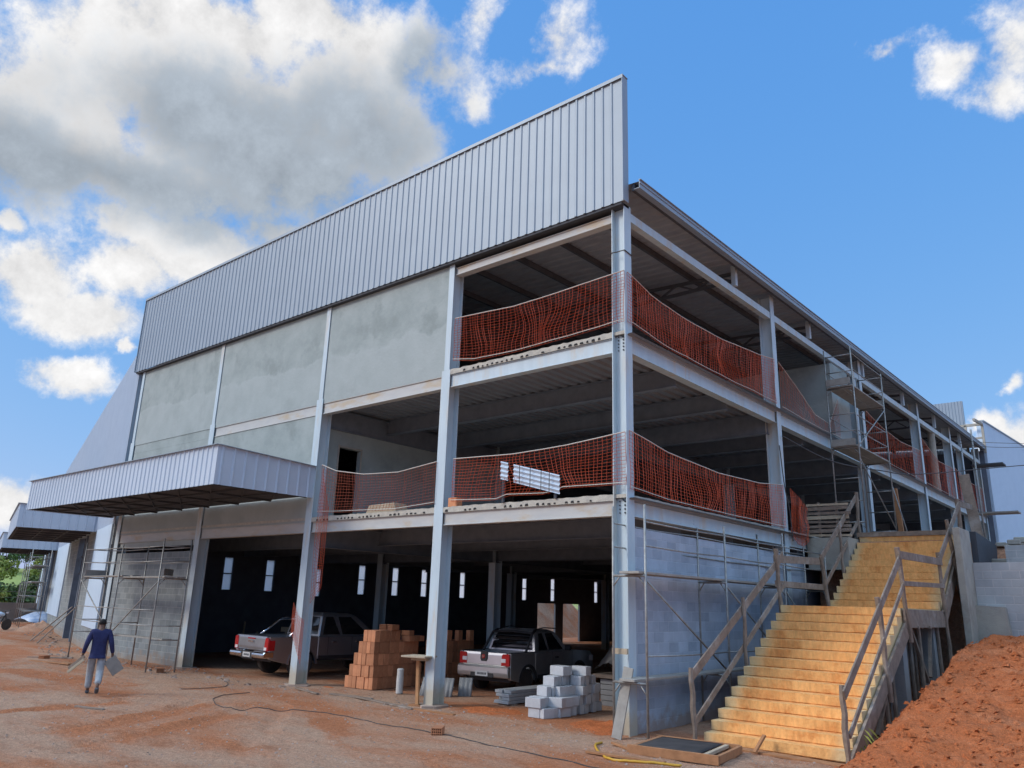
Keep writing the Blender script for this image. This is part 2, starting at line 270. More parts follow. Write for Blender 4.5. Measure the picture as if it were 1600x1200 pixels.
def stairmat():
    m = mat('ochre_concrete', (.90, .485, .17), (.83, .42, .14), 3.2, .9, 0, .6, 24, detail=12, c3=(.72, .31, .09), s3=2.2)
    dirt(m)
    t = m.node_tree; b = t.nodes['Principled BSDF']; src = b.inputs['Base Color'].links[0].from_socket
    tc = N(t, 'ShaderNodeTexCoord'); s = N(t, 'ShaderNodeSeparateXYZ'); t.links.new(tc.outputs['Object'], s.inputs[0])
    nz = N(t, 'ShaderNodeTexNoise'); nz.inputs['Scale'].default_value = 2.5; nz.inputs['Detail'].default_value = 6; t.links.new(tc.outputs['Object'], nz.inputs['Vector'])
    dx = MA(t, 'ABSOLUTE', MA(t, 'SUBTRACT', s.outputs[0], 2.385))
    h = MA(t, 'ADD', dx, MA(t, 'MULTIPLY', MA(t, 'SUBTRACT', nz.outputs[0], .5), .45))
    r = N(t, 'ShaderNodeMapRange', interpolation_type='SMOOTHSTEP'); r.inputs[1].default_value = .90; r.inputs[2].default_value = 1.24; r.inputs[4].default_value = .8
    t.links.new(h, r.inputs[0])
    x = N(t, 'ShaderNodeMix', data_type='RGBA'); t.links.new(r.outputs[0], x.inputs[0]); t.links.new(src, x.inputs[6]); x.inputs[7].default_value = (.66, .52, .29, 1)
    t.links.new(x.outputs[2], b.inputs['Base Color'])
    return m
MT['stair'] = stairmat()
def soilmat(name, red, pale, gravel, s_patch, pale_lo, pale_hi, gscale=42, worn=()):
    m = bpy.data.materials.new(name); m.use_nodes = True; t = m.node_tree; b = t.nodes['Principled BSDF']; b.inputs['Roughness'].default_value = .95
    b.inputs['Specular IOR Level'].default_value = .15
    tc = N(t, 'ShaderNodeTexCoord'); v = tc.outputs['Object']
    def nz(sc, det=8, ro=.6, vec=v):
        n = N(t, 'ShaderNodeTexNoise'); n.inputs['Scale'].default_value = sc; n.inputs['Detail'].default_value = det; n.inputs['Roughness'].default_value = ro; t.links.new(vec, n.inputs['Vector']); return n.outputs[0]
    def ramp(src, a, bb, lo=0, hi=1):
        r = N(t, 'ShaderNodeMapRange', interpolation_type='SMOOTHSTEP'); r.inputs[1].default_value = a; r.inputs[2].default_value = bb; r.inputs[3].default_value = lo; r.inputs[4].default_value = hi; t.links.new(src, r.inputs[0]); return r.outputs[0]
    def mx(f, a, c):
        x = N(t, 'ShaderNodeMix', data_type='RGBA'); t.links.new(f, x.inputs[0])
        for i, q in ((6, a), (7, c)):
            if isinstance(q, tuple): x.inputs[i].default_value = (*q, 1)
            else: t.links.new(q, x.inputs[i])
        return x.outputs[2]
    mpn = N(t, 'ShaderNodeMapping'); mpn.inputs['Scale'].default_value = (.45, 1.3, 1); mpn.inputs['Rotation'].default_value = (0, 0, R(-20)); t.links.new(v, mpn.inputs[0])
    patch = ramp(nz(s_patch, 9, .62, mpn.outputs[0]), pale_lo, pale_hi)
    if worn:      # freshly churned red earth where vehicles turn
        sp = N(t, 'ShaderNodeSeparateXYZ'); t.links.new(v, sp.inputs[0]); wn = nz(.9, 8, .7); tot = None
        for cx, cy, rx, ry, a in worn:
            ca, sa = math.cos(R(a)), math.sin(R(a)); dx = MA(t, 'SUBTRACT', sp.outputs[0], cx); dy = MA(t, 'SUBTRACT', sp.outputs[1], cy)
            p_ = MA(t, 'MULTIPLY', MA(t, 'ADD', MA(t, 'MULTIPLY', dx, ca), MA(t, 'MULTIPLY', dy, sa)), 1 / rx); q_ = MA(t, 'MULTIPLY', MA(t, 'SUBTRACT', MA(t, 'MULTIPLY', dy, ca), MA(t, 'MULTIPLY', dx, sa)), 1 / ry)
            d = MA(t, 'ADD', MA(t, 'SUBTRACT', 1, MA(t, 'SQRT', MA(t, 'ADD', MA(t, 'MULTIPLY', p_, p_), MA(t, 'MULTIPLY', q_, q_)))), MA(t, 'MULTIPLY', MA(t, 'SUBTRACT', wn, .5), 2.4)); tot = d if tot is None else MA(t, 'MAXIMUM', tot, d)
        patch = MA(t, 'MULTIPLY', patch, ramp(tot, 0, .45, 1, .08))
    base = mx(patch, red, pale)
    base = mx(ramp(nz(s_patch * 2.9, 9, .7), .5, .72, 0, .65), base, tuple(c * .72 for c in red))
    vo = N(t, 'ShaderNodeTexVoronoi'); vo.inputs['Scale'].default_value = gscale; t.links.new(v, vo.inputs['Vector'])
    st = ramp(vo.outputs['Distance'], .18, .32, 1, 0)
    sel = ramp(nz(3.3, 6), .42, .6)
    base = mx(MA(t, 'MULTIPLY', MA(t, 'MULTIPLY', st, sel), .55), base, gravel)
    fine = MA(t, 'MULTIPLY', ramp(nz(55, 6, .75), .3, .7, .72, 1.25), ramp(nz(13, 8, .75), .3, .7, .80, 1.18))
    x = N(t, 'ShaderNodeMix', data_type='RGBA', blend_type='MULTIPLY'); x.inputs[0].default_value = 1; t.links.new(base, x.inputs[6]); t.links.new(fine, x.inputs[7])
    t.links.new(x.outputs[2], b.inputs['Base Color'])
    hh = MA(t, 'ADD', MA(t, 'ADD', MA(t, 'MULTIPLY', nz(9, 10, .7), .8), MA(t, 'MULTIPLY', st, .12)), MA(t, 'MULTIPLY', nz(45, 6, .7), .3))
    bp = N(t, 'ShaderNodeBump'); bp.inputs['Strength'].default_value = 1; bp.inputs['Distance'].default_value = .09
    t.links.new(hh, bp.inputs['Height']); t.links.new(bp.outputs[0], b.inputs['Normal'])
    return m
MT['ground'] = soilmat('red_gravel_earth', (.50, .19, .085), (.525, .325, .215), (.56, .44, .34), .36, .36, .58, worn=((-9.5, -6.2, 1.6, .5, 85), (-7.2, -5.4, 2.4, .6, 115), (-5.8, -5.4, 2.2, .5, 118), (-4.6, -3.2, 2.4, .5, 150), (-3.8, .7, 2.2, 1.0, 0), (-1.2, .5, 1.6, 1.0, 0), (-16, -4, 4, .8, 10), (-26, -3, 8, 2.5, -15)))
MT['mound'] = soilmat('red_clay', (.58, .172, .060), (.62, .235, .105), (.62, .38, .24), 1.1, .5, .75)

# ------------------------------------------------------------------ mesh helpers
class MB:
    def __init__(s): s.v = []; s.f = []
    def add(s, vs, fs):
        o = len(s.v); s.v += [tuple(p) for p in vs]; s.f += [tuple(i + o for i in f) for f in fs]; return s
    def box(s, x0, x1, y0, y1, z0, z1):
        return s.add([(x0, y0, z0), (x1, y0, z0), (x1, y1, z0), (x0, y1, z0), (x0, y0, z1), (x1, y0, z1), (x1, y1, z1), (x0, y1, z1)],
                     [(0, 3, 2, 1), (4, 5, 6, 7), (0, 1, 5, 4), (1, 2, 6, 5), (2, 3, 7, 6), (3, 0, 4, 7)])
    def bar(s, p, q, w, h, up=(0, 0, 1), ow=0, oh=0):
        """box beam p->q, w across, h along up"""
        p = Vector(p); q = Vector(q); d = (q - p).normalized(); u = Vector(up)
        sd = d.cross(u)
        if sd.length < 1e-4: sd = d.cross(Vector((1, 0, 0)))
        sd.normalize(); u = sd.cross(d)
        vs = []
        for c in (p, q):
            for a, b in ((-1, -1), (1, -1), (1, 1), (-1, 1)): vs.append(c + sd * (a * w / 2 + ow) + u * (b * h / 2 + oh))
        return s.add(vs, [(0, 1, 2, 3)[::-1], (4, 5, 6, 7), (0, 1, 5, 4), (1, 2, 6, 5), (2, 3, 7, 6), (3, 0, 4, 7)])
    def ibeam(s, p, q, h, b, tf=.016, tw=.012, up=(0, 0, 1)):
        s.bar(p, q, b, tf, up, 0, h / 2 - tf / 2); s.bar(p, q, b, tf, up, 0, -h / 2 + tf / 2); return s.bar(p, q, tw, h - 2 * tf, up)
    def tube(s, pts, r, n=8, cap=True):
        pts = [Vector(p) for p in pts]; vs = []; fs = []; k = len(pts); ref = None
        for i, p in enumerate(pts):
            d = (pts[min(i + 1, k - 1)] - pts[max(i - 1, 0)]).normalized()
            if ref is None or abs(d.dot(ref)) > .95: ref = Vector((0, 0, 1)) if abs(d.z) < .9 else Vector((1, 0, 0))
            a = d.cross(ref).normalized(); b = a.cross(d)
            rr = r[i] if isinstance(r, (list, tuple)) else r
            for j in range(n):
                t = 2 * math.pi * j / n; vs.append(p + a * math.cos(t) * rr + b * math.sin(t) * rr)
        for i in range(k - 1):
            for j in range(n): fs.append((i * n + j, i * n + (j + 1) % n, (i + 1) * n + (j + 1) % n, (i + 1) * n + j))
        if cap: fs.append(tuple(range(n))[::-1]); fs.append(tuple((k - 1) * n + j for j in range(n)))
        return s.add(vs, fs)
    def prism(s, poly, a, b, fn):
        """poly extruded from a to b; fn(u, v, w) -> point"""
        n = len(poly); vs = [fn(u, v, a) for u, v in poly] + [fn(u, v, b) for u, v in poly]
        return s.add(vs, [tuple(range(n))[::-1], tuple(range(n, 2 * n))] + [(i, (i + 1) % n, n + (i + 1) % n, n + i) for i in range(n)])
    def lathe(s, prof, n=16, c=(0, 0, 0), axis='z'):
        vs = []; fs = []; k = len(prof)
        for r, h in prof:
            for j in range(n):
                t = 2 * math.pi * j / n; a, b = r * math.cos(t), r * math.sin(t)
                vs.append((c[0] + a, c[1] + b, c[2] + h) if axis == 'z' else (c[0] + a, c[1] + h, c[2] + b))
        for i in range(k - 1):
            for j in range(n): fs.append((i * n + j, i * n + (j + 1) % n, (i + 1) * n + (j + 1) % n, (i + 1) * n + j))
        fs.append(tuple(range(n))[::-1]); fs.append(tuple((k - 1) * n + j for j in range(n)))
        return s.add(vs, fs)
    def grid(s, rows):
        n = len(rows[0]); o = [p for r in rows for p in r]
        return s.add(o, [(i * n + j, i * n + j + 1, (i + 1) * n + j + 1, (i + 1) * n + j) for i in range(len(rows) - 1) for j in range(n - 1)])
    def build(s, name, m, parent=None, smooth=False, bevel=0, fix=True):
        me = bpy.data.meshes.new(name); me.from_pydata(s.v, [], s.f); me.update()
        if fix:
            bm = bmesh.new(); bm.from_mesh(me); bmesh.ops.recalc_face_normals(bm, faces=bm.faces)
            if bevel: bmesh.ops.bevel(bm, geom=bm.edges[:], offset=bevel, segments=1, affect='EDGES', clamp_overlap=True)
            bm.to_mesh(me); bm.free()
        if smooth:
            for p in me.polygons: p.use_smooth = True
        me.materials.append(MT[m] if isinstance(m, str) else m)
        o = bpy.data.objects.new(name, me); COL.objects.link(o)
        if parent: o.parent = parent
        return o
def tag(o, label=None, cat=None, group=None, kind=None):
    for k, v in (('label', label), ('category', cat), ('group', group), ('kind', kind)):
        if v: o[k] = v
    return o
def thing(name, label, cat, loc=(0, 0, 0), rz=0, group=None):
    o = bpy.data.objects.new(name, None); COL.objects.link(o); o.location = loc; o.rotation_euler = (0, 0, rz); o.empty_display_size = .2
    return tag(o, label, cat, group)
def empty_part(name, parent, loc=(0, 0, 0), rz=0):
    o = bpy.data.objects.new(name, None); COL.objects.link(o); o.parent = parent; o.location = loc; o.rotation_euler = (0, 0, rz); return o
def copy_tree(o, parent=None):
    c = o.copy(); COL.objects.link(c); c.parent = parent
    for ch in list(o.children): copy_tree(ch, c)
    return c
def lerp(a, b, t): return a + (b - a) * t
def interp(tab, x):
    if x <= tab[0][0]: return tab[0][1]
    for (a, va), (b, vb) in zip(tab, tab[1:]):
        if x <= b: return va + (vb - va) * (x - a) / (b - a)
    return tab[-1][1]
def sm(a, b, x):
    t = max(0, min(1, (x - a) / (b - a))); return t * t * (3 - 2 * t)

# ------------------------------------------------------------------ ground
CREST = [(-4.2, 0), (-2.6, .04), (-1, .36), (1, .78), (3.3, 1.10), (5.6, 1.62), (9, 1.80), (60, 1.85)]
RUTS = [([(-9.6, -8.6), (-9.4, -7.4), (-9.5, -6.0), (-9.8, -4.6)], .045), ([(-6.4, -8.4), (-6.8, -6.8), (-7.4, -5.2), (-8.6, -3.6)], .05), ([(-5.0, -7.8), (-5.4, -6.2), (-6.0, -4.9), (-7.3, -3.2)], .04), ([(-3.0, -6.2), (-4.4, -4.6), (-7.0, -2.6), (-10, -1.6)], .03)]
def min_dist(q, x, y):
    best = 9
    for (ax, ay), (bx, by) in zip(q, q[1:]):
        dx, dy = bx - ax, by - ay; t = max(0, min(1, ((x - ax) * dx + (y - ay) * dy) / (dx * dx + dy * dy))); best = min(best, math.hypot(x - ax - dx * t, y - ay - dy * t))
        if best > 4: break
    return best
def height(x, y):
    nf = noise.fractal(Vector((x * .55, y * .55, 0)), 1, 2, 5) * .03 + noise.fractal(Vector((x * 2.3, y * 2.3, 5)), .7, 2.1, 4) * .016 + noise.noise(Vector((x * .13, y * .13, 4))) * .05
    if x < 0 and y > .3: nf *= .35
    z = nf
    # wheel ruts sweeping across the yard
    if y < 0:
        for q, amp in RUTS:
            d = min_dist(q, x, y); z += amp * (1.0 * math.exp(-((abs(d) - .26) / .10) ** 2) - 1.5 * math.exp(-(d / .17) ** 2)) * (.6 + .6 * noise.noise(Vector((x * 1.7, y * 1.7, 8))))
    # spoil heap to the right of the steps
    k = sm(3.66, 4.45, x)
    if k > 0:
        crest = interp(CREST, y - .12 * max(0, x - 5))
        rough = (noise.fractal(Vector((x * 1.1, y * 1.1, 9)), .8, 2.1, 7) * .16 + .09 * abs(noise.noise(Vector((x * 2.9, y * 2.9, 2)))) + .05 * noise.noise(Vector((x * 6.3, y * 6.3, 2)))) * min(1, crest * 2)
        z = max(z, (crest + rough + .02 * (x - 4.4)) * k)
    if x > 0 and y > 10.3:
        if x > 3.85: z = max(z, 3.45 + .9 * sm(12.2, 13.6, y) + nf)
        else: z = 4.22
    if x < -36: z += 9 * sm(-62, -125, x) if False else 0
    return z
def axis(segs):
    out = []
    for a, b, st in segs:
        n = max(1, round((b - a) / st)); out += [a + (b - a) * i / n for i in range(n)]
    return out + [segs[-1][1]]
xs = axis([(-420, -120, 20), (-120, -50, 5), (-50, -26, .8), (-26, -14, .22), (-14, 9.4, .12), (9.4, 20, .8), (20, 60, 5), (60, 400, 20)])
ys = axis([(-400, -60, 20), (-60, -14, 3), (-14, -9.5, .5), (-9.5, 6, .12), (6, 14.4, .2), (14.4, 40, 1.2), (40, 400, 20)])
g = MB().grid([[(x, y, height(x, y)) for x in xs] for y in ys])
go = g.build('ground', 'ground', smooth=True, fix=False); tag(go, kind='structure')
go.data.materials.append(MT['mound'])
for p in go.data.polygons:
    c = p.center
    if c.x > 3.62 and c.y < 10.15 and c.y > -4.3 - .15 * (c.x - 4) + .35 * noise.noise(c * 1.7): p.material_index = 1
# hill far left
hb = MB().grid([[(-75 - 16 * j, -60 + 14 * i, -.3 + (0 if j == 0 else 1.5 * min(j, 3.2) ** 1.15 + .8 * noise.noise(Vector((i * .5, j * .5, 2))))) for j in range(9)] for i in range(20)])
tag(hb.build('hill', 'grass', smooth=True), kind='structure')

# ------------------------------------------------------------------ the building
Z1, Z1B, Z1D = 4.40, 3.98, 4.27          # first floor: top, beam underside, deck underside
Z2, Z2B, Z2D = 7.81, 7.36, 7.68
CX = [0, -5.38, -10.55, -16.55, -22.5]    # left edge of each front column flange
CY = [0, 7.95, 16.1, 24.4, 30.7, 38.0]
bld = thing('commercial_building', 'large steel framed building under construction with grey corrugated parapet and open floors', 'building')
def roofz(x, y):     # roof plane: rises slightly inwards and towards the back
    return 11.17 + .016 * y + .05 * (min(.35 - x, 11.7) if x > -11.35 else max(0, 11.7 - (-11.35 - x)))
# columns
def icol(px0, px1, py0, py1, z0, z1, axis):
    mb = MB(); t = .02
    if axis == 'x':      # flanges face +-x
        mb.box(px0, px0 + t, py0, py1, z0, z1).box(px1 - t, px1, py0, py1, z0, z1); ym = (py0 + py1) / 2; mb.box(px0 + t, px1 - t, ym - .008, ym + .008, z0, z1)
    else:
        mb.box(px0, px1, py0, py0 + t, z0, z1).box(px0, px1, py1 - t, py1, z0, z1); xm = (px0 + px1) / 2; mb.box(xm - .008, xm + .008, py0 + t, py1 - t, z0, z1)
    return mb
c0 = icol(-.326, 0, 0, .27, -.05, 10.72, 'x')
corner = c0.build('column', 'steel', bld)
bolt = MB()
for zc in (7.35, 3.98):
    for k in range(5): bolt.lathe([(.018, -.012), (.018, .012)], 8, (-.12, .118, zc + .06 + .075 * k), 'y')
    for k in range(5): bolt.lathe([(.014, -.012), (.014, .012)], 8, (-.24, .118, zc + .06 + .075 * k), 'y')
bolt.build('bolt_row', 'dark', corner)
MB().tube([(-.33, -.012, 9.62), (-.16, -.05, 9.58), (.012, -.012, 9.60), (.012, .28, 9.57)], .012, 6).build('strap', 'cable', corner)
for i, y in enumerate(CY[1:]):
    icol(-.36, 0, y, y + .27, 4.2 if i > 0 else -.05, roofz(0, y) - .12, 'x').build('column', 'steel', bld)
for i in (1, 2, 3, 4):
    x = CX[i]
    icol(x, x + .29, 0, .36, -.05, Z2 + .0, 'y').build('column', 'steel', bld)
    icol(x + .07, x + .25, .004, .36, Z2 + .004, 10.72, 'y').build('column', 'steel', bld)
    # paint-splashed concrete footing
    f = MB(); n = 10
    f.prism([(x + .15 + (.26 + .22 * random.random()) * math.cos(a * 2 * math.pi / n), .15 + (.28 + .2 * random.random()) * math.sin(a * 2 * math.pi / n)) for a in range(n)], -.1, .03, lambda u, v, w: (u, v, w))
    f.build('footing', 'stone', bld)
for y in (8, 16, 24, 32):
    for x in CX[1:4]:
        icol(x - .02, x + .28, y - .18, y + .18, 0, roofz(x, y) - .7, 'y').build('column', 'steel', bld)
# beams of the front
def hbeam(x0, x1, y0, z0, z1, m, depth=.2):
    mb = MB(); t = .014
    mb.box(x0, x1, y0, y0 + depth, z1 - t, z1).box(x0, x1, y0, y0 + depth, z0, z0 + t).box(x0, x1, y0 + .03, y0 + .04, z0 + t, z1 - t)
    return mb.build('floor_beam', m, bld)
for i in range(4):
    xr = -.33 if i == 0 else CX[i] - .004; xl = CX[i + 1] + .294
    hbeam(xl, xr, .03, Z1B if i < 2 else 3.98, Z1D, 'beam'); hbeam(xl, xr, .03, Z2B, Z2D, 'beam' if i else 'steel') if i < 3 else MB().box(xl, xr, .05, .2, Z2B, Z2D).build('wall_panel', 'plaster_low', bld)
    if i == 0: hbeam(xl - .03, xr, .05, 10.37, 10.57, 'beam')
# beams of the right side
def sbeam(y0, y1, z0, z1, b=.22, x=0.0):
    mb = MB(); t = .016
    mb.box(x - b, x, y0, y1, z1 - t, z1).box(x - b, x, y0, y1, z0, z0 + t).box(x - .045, x - .033, y0, y1, z0 + t, z1 - t)
    for k in range(1, 3):
        yy = lerp(y0, y1, k / 3)
        for q in range(4): mb.box(x - .034, x - .026, yy, yy + .05, z0 + .08 + .07 * q, z0 + .10 + .07 * q)
    return mb.build('floor_beam', 'steel', bld)
for a, b in zip(CY, CY[1:]):
    y0, y1 = a + .274, b - .004
    sbeam(y0, y1, Z1B, 4.29, x=-.03); sbeam(y0, y1, Z2B, 7.69, x=-.03)
    mb = MB().bar((-.10, y0, 10.50 + .010 * y0), (-.10, y1, 10.50 + .010 * y1), .16, .20, (0, 0, 1)); mb.build('eave_beam', 'steel', bld)
# slabs: concrete topping on ribbed steel deck
def slab(x0, x1, y0, y1, zt, zd):
    s = MB().box(x0, x1, y0, y1, zd + .06, zt).build('floor_slab', 'slab', bld)
    d = MB(); p = .305; rows = []
    x = x0
    prof = []
    while x < x1:
        prof += [(x, zd), (x + .12, zd), (x + .155, zd + .055), (x + .265, zd + .055)]; x += p
    d.grid([[(a, y0 + .03, b) for a, b in prof], [(a, y1 - .02, b) for a, b in prof]])
    d.build('metal_deck', 'deck', s)
    return s
DEPTH = 38.3
s1 = slab(-22.4, -.05, .045, DEPTH, Z1, Z1D); s2 = slab(-22.4, -.05, .045, DEPTH, Z2, Z2D)
def edge(zt, zd, side):
    mb = MB()
    return mb
# exposed slab edge; dark pieces paint the shade of open deck flutes
def slab_edge(x0, x1, zt, s, seed):
    rnd = random.Random(seed); mb = MB(); zb = Z1D if zt == Z1 else Z2D
    n = 46; top = []; 
    rows = [[], [], [], []]
    for i in range(n + 1):
        x = lerp(x0, x1, i / n); j = rnd.uniform(-.012, .012)
        rows[0].append((x, .002 + rnd.uniform(0, .006), zb + .002)); rows[1].append((x, .0 + rnd.uniform(0, .006), zb + .06)); rows[2].append((x, .004 + rnd.uniform(0, .006), zt + j)); rows[3].append((x, .06, zt + .004))
    mb.grid(rows); nf = len(mb.f); h = mb; x = x0 + .12
    while x < x1 - .2:
        if rnd.random() < .55:
            w_ = rnd.uniform(.05, .10); hh = rnd.uniform(.03, .055); z0 = zb + .02
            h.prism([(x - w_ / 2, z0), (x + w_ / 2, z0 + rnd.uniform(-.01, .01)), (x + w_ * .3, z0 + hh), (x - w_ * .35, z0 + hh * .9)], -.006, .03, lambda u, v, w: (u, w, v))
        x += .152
    eo = mb.build('slab_edge', 'slab', s); eo.data.materials.append(MT['flute_shade'])
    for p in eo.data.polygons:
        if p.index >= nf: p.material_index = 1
slab_edge(CX[1] + .294, -.33, Z1, s1, 3); slab_edge(CX[2] + .294, CX[1] - .004, Z1, s1, 4); slab_edge(CX[1] + .2, -.33, Z2, s2, 5)
for zt, s in ((Z1, s1), (Z2, s2)):
    for a, b in zip(CY, CY[1:]):
        n = 40; rows = [[], [], []]; zb = 4.292 if zt == Z1 else 7.692
        for i in range(n + 1):
            y = lerp(a + .274, b - .004, i / n); rows[0].append((-.012 + random.uniform(-.006, .006), y, zb)); rows[1].append((-.014 + random.uniform(-.006, .006), y, zt + random.uniform(-.01, .008))); rows[2].append((-.08, y, zt + .004))
        MB().grid(rows).build('slab_edge', 'slab', s)
# joists and girders
for zt in (Z1D, Z2D):
    y = 2.66; k = 1
    while y < 36:
        mb = MB()
        h = .46 if k % 3 else .6
        mb.ibeam((-22.3, y, zt - h / 2 - .004), (-.3, y, zt - h / 2 - .004), h, .2)
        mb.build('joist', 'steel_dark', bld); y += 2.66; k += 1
    for x in CX[1:4]:
        y0g = .4 if x == CX[2] else 8.0
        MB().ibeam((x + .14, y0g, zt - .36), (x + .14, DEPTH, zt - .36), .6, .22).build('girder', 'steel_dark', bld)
# walls of the front
def wall(x0, x1, y0, y1, z0, z1, m, name='wall_panel'): return MB().box(x0, x1, y0, y1, z0, z1).build(name, m, bld)
for i in (1, 2, 3):
    wall(CX[i + 1] + .25, CX[i] + .07, .035, .2, Z2D + .005, 10.72, 'plaster')
for i in (2, 3):
    wall(CX[i + 1] + .294, CX[i] - .004, .05, .2, Z1D + .003, Z2B - .003, 'plaster_low')
wall(CX[4] + .294, CX[3] - .004, .05, .2, -.1, 3.60, 'block_x', 'block_wall')
wall(CX[4] + .294, CX[3] - .004, .09, .2, 3.80, 3.978, 'plaster_low')
wall(-22.43, -.33, .21, .26, 10.58, 10.72, 'dark', 'wall_panel')
# walls of the right side: blockwork below the first floor, a gap under the beam
wall(-.2, -.05, .275, 9.35, -.1, 3.76, 'block_y', 'block_wall')
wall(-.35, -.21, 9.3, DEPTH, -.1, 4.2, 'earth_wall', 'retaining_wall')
# left, rear and inner walls
sw = MB(); SL = [(4.75, 2.45, 3.75), (6.75, 2.45, 3.75), (9.25, 2.3, 3.5), (11.85, 2.45, 3.8), (14.0, 2.45, 3.8), (16.0, 2.45, 3.8), (18.9, 2.45, 3.8), (24.3, 2.45, 3.8), (27.1, 2.45, 3.8), (31.9, 2.45, 3.8)]
edges = [.4]
X0, X1 = -22.52, -22.40
yprev = .4
for y, z0, z1 in SL:
    sw.box(X0, X1, yprev, y - .2, 2.3, 3.9); sw.box(X0, X1, y - .2, y + .2, z1, 3.9)
    if z0 > 2.301: sw.box(X0, X1, y - .2, y + .2, 2.3, z0)
    yprev = y + .2
sw.box(X0, X1, yprev, DEPTH, 2.3, 3.9); sw.box(X0, X1, .4, DEPTH, 3.9, 7.9)
sw.prism([(.4, 7.9), (DEPTH, 7.9), (DEPTH, roofz(X0, DEPTH) - .45), (.4, roofz(X0, .4) - .30)], X0, X1, lambda u, v, w_: (w_, u, v))
sw.box(X0, X1, .4, 25.6, -.1, 2.3).box(X0, X1, 30.0, DEPTH, -.1, 2.3).box(X0, X1, 27.4, 28.2, -.1, 2.3)
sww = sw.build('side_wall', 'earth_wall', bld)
for y, z0, z1 in SL:
    b = MB().box(X0 + .03, X1 - .03, y - .2, y + .2, (z0 + z1) / 2 - .02, (z0 + z1) / 2 + .02); b.build('glazing_bar', 'dark', sww)
    MB().box(X0 + .05, X0 + .058, y - .199, y + .199, z0 + .001, z1 - .001).build('milky_pane', 'pane', sww)
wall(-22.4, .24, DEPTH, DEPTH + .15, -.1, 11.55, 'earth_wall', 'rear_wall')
# rendered partition with a doorway on the first floor
pt = MB().box(-10.56, -10.42, .37, .85, Z1, 7.06).box(-10.56, -10.42, .85, 1.65, 6.55, 7.06).box(-10.56, -10.42, 1.65, 7.8, Z1, 7.06)
pw = pt.build('partition_wall', 'plaster_low', bld)
MB().box(-10.58, -10.40, 1.652, 1.70, Z1, 6.55).box(-10.58, -10.40, .80, .848, Z1, 6.55).box(-10.58, -10.40, .80, 1.70, 6.552, 6.60).build('door_frame', 'conc', pw)
MB().box(-16.0, -10.6, 7.7, 7.85, Z1, 7.06).build('partition_wall', 'plaster_low', bld)
# rendered room on the second floor of the right side
rm = MB().box(-5, -.03, 12.95, 13.1, Z2, 10.40).box(-.16, -.03, 13.1, 14.75, Z2, 10.46)
rm.build('partition_wall', 'plaster', bld)
icol(-.3, -.02, 15.5, 15.75, Z2, 10.55, 'x').build('column', 'steel', bld)
MB().tube([(-.2, 27.6, Z2), (-.2, 27.6, 11)], .16, 14).build('round_column', 'conc', bld)
icol(-.3, -.02, 33.4, 33.67, 4.2, 11.4, 'x').build('column', 'steel', bld)
# concrete kerb wall left of the upper steps
MB().box(-.02, 1.12, 9.62, 10.6, 3.42, 4.30).build('kerb_wall', 'conc', bld)
MB().box(-.05, 1.15, 10.6, 10.75, -.1, 4.24).build('retaining_wall', 'dark', bld)
# ------------------------------------------------------------------ corrugated cladding
def trap(u0, u1, pitch=.2425, d=.024):
    """trapezoid rib profile: list of (u, w)"""
    pts = [(u0, 0)]; u = u0 + pitch * .5
    while u < u1 - .06:
        pts += [(u - .042, 0), (u - .018, d), (u + .018, d), (u + .042, 0)]; u += pitch
    return pts + [(u1, 0)]
def clad(name, parent, u0, u1, z0, z1, fn, m='clad', pitch=.2425, d=.024, nz=1):
    """ribbed sheet; fn(u, w, z) -> point with w outwards; z0/z1 may be functions of u"""
    Z = lambda q, u: q(u) if callable(q) else q
    pr = trap(u0, u1, pitch, d)
    rows = [[fn(u, w_, lerp(Z(z0, u), Z(z1, u), k / nz)) for u, w_ in pr] for k in range(nz + 1)]
    return MB().grid(rows).build(name, m, parent)
front = lambda u, w_, z: (u, -.12 - w_, z)
par = clad('parapet_cladding', bld, -22.9, .07, 10.72, 13.86, front)
MB().box(-22.9, .07, -.10, -.085, 10.74, 13.85).build('cladding_backing', 'clad', par)
cp = MB().box(-22.93, .10, -.165, .06, 13.862, 13.88).box(-22.93, .10, -.169, -.165, 13.79, 13.88); cp.build('cap_flashing', 'clad', par)
MB().box(.071, .085, -.165, .06, 10.72, 13.862).box(-22.915, -22.901, -.165, .06, 10.72, 13.862).build('corner_flashing', 'clad', par)
pf = MB()
for k in range(12):
    x = -1.6 - k * 1.9; pf.bar((x, .02, 10.75), (x, .02, 13.8), .06, .1, (0, 1, 0)); pf.bar((x, .1, 13.3), (x, 1.6, roofz(x, 1.6) + .05), .05, .05)
for z in (11.3, 12.5, 13.7): pf.bar((-22.8, -.05, z), (0, -.05, z), .05, .08)
pf.build('parapet_frame', 'steel_dark', par)
MB().box(-22.85, 0, -.1, .2, 10.66, 10.72).build('soffit_flashing', 'dark', par)
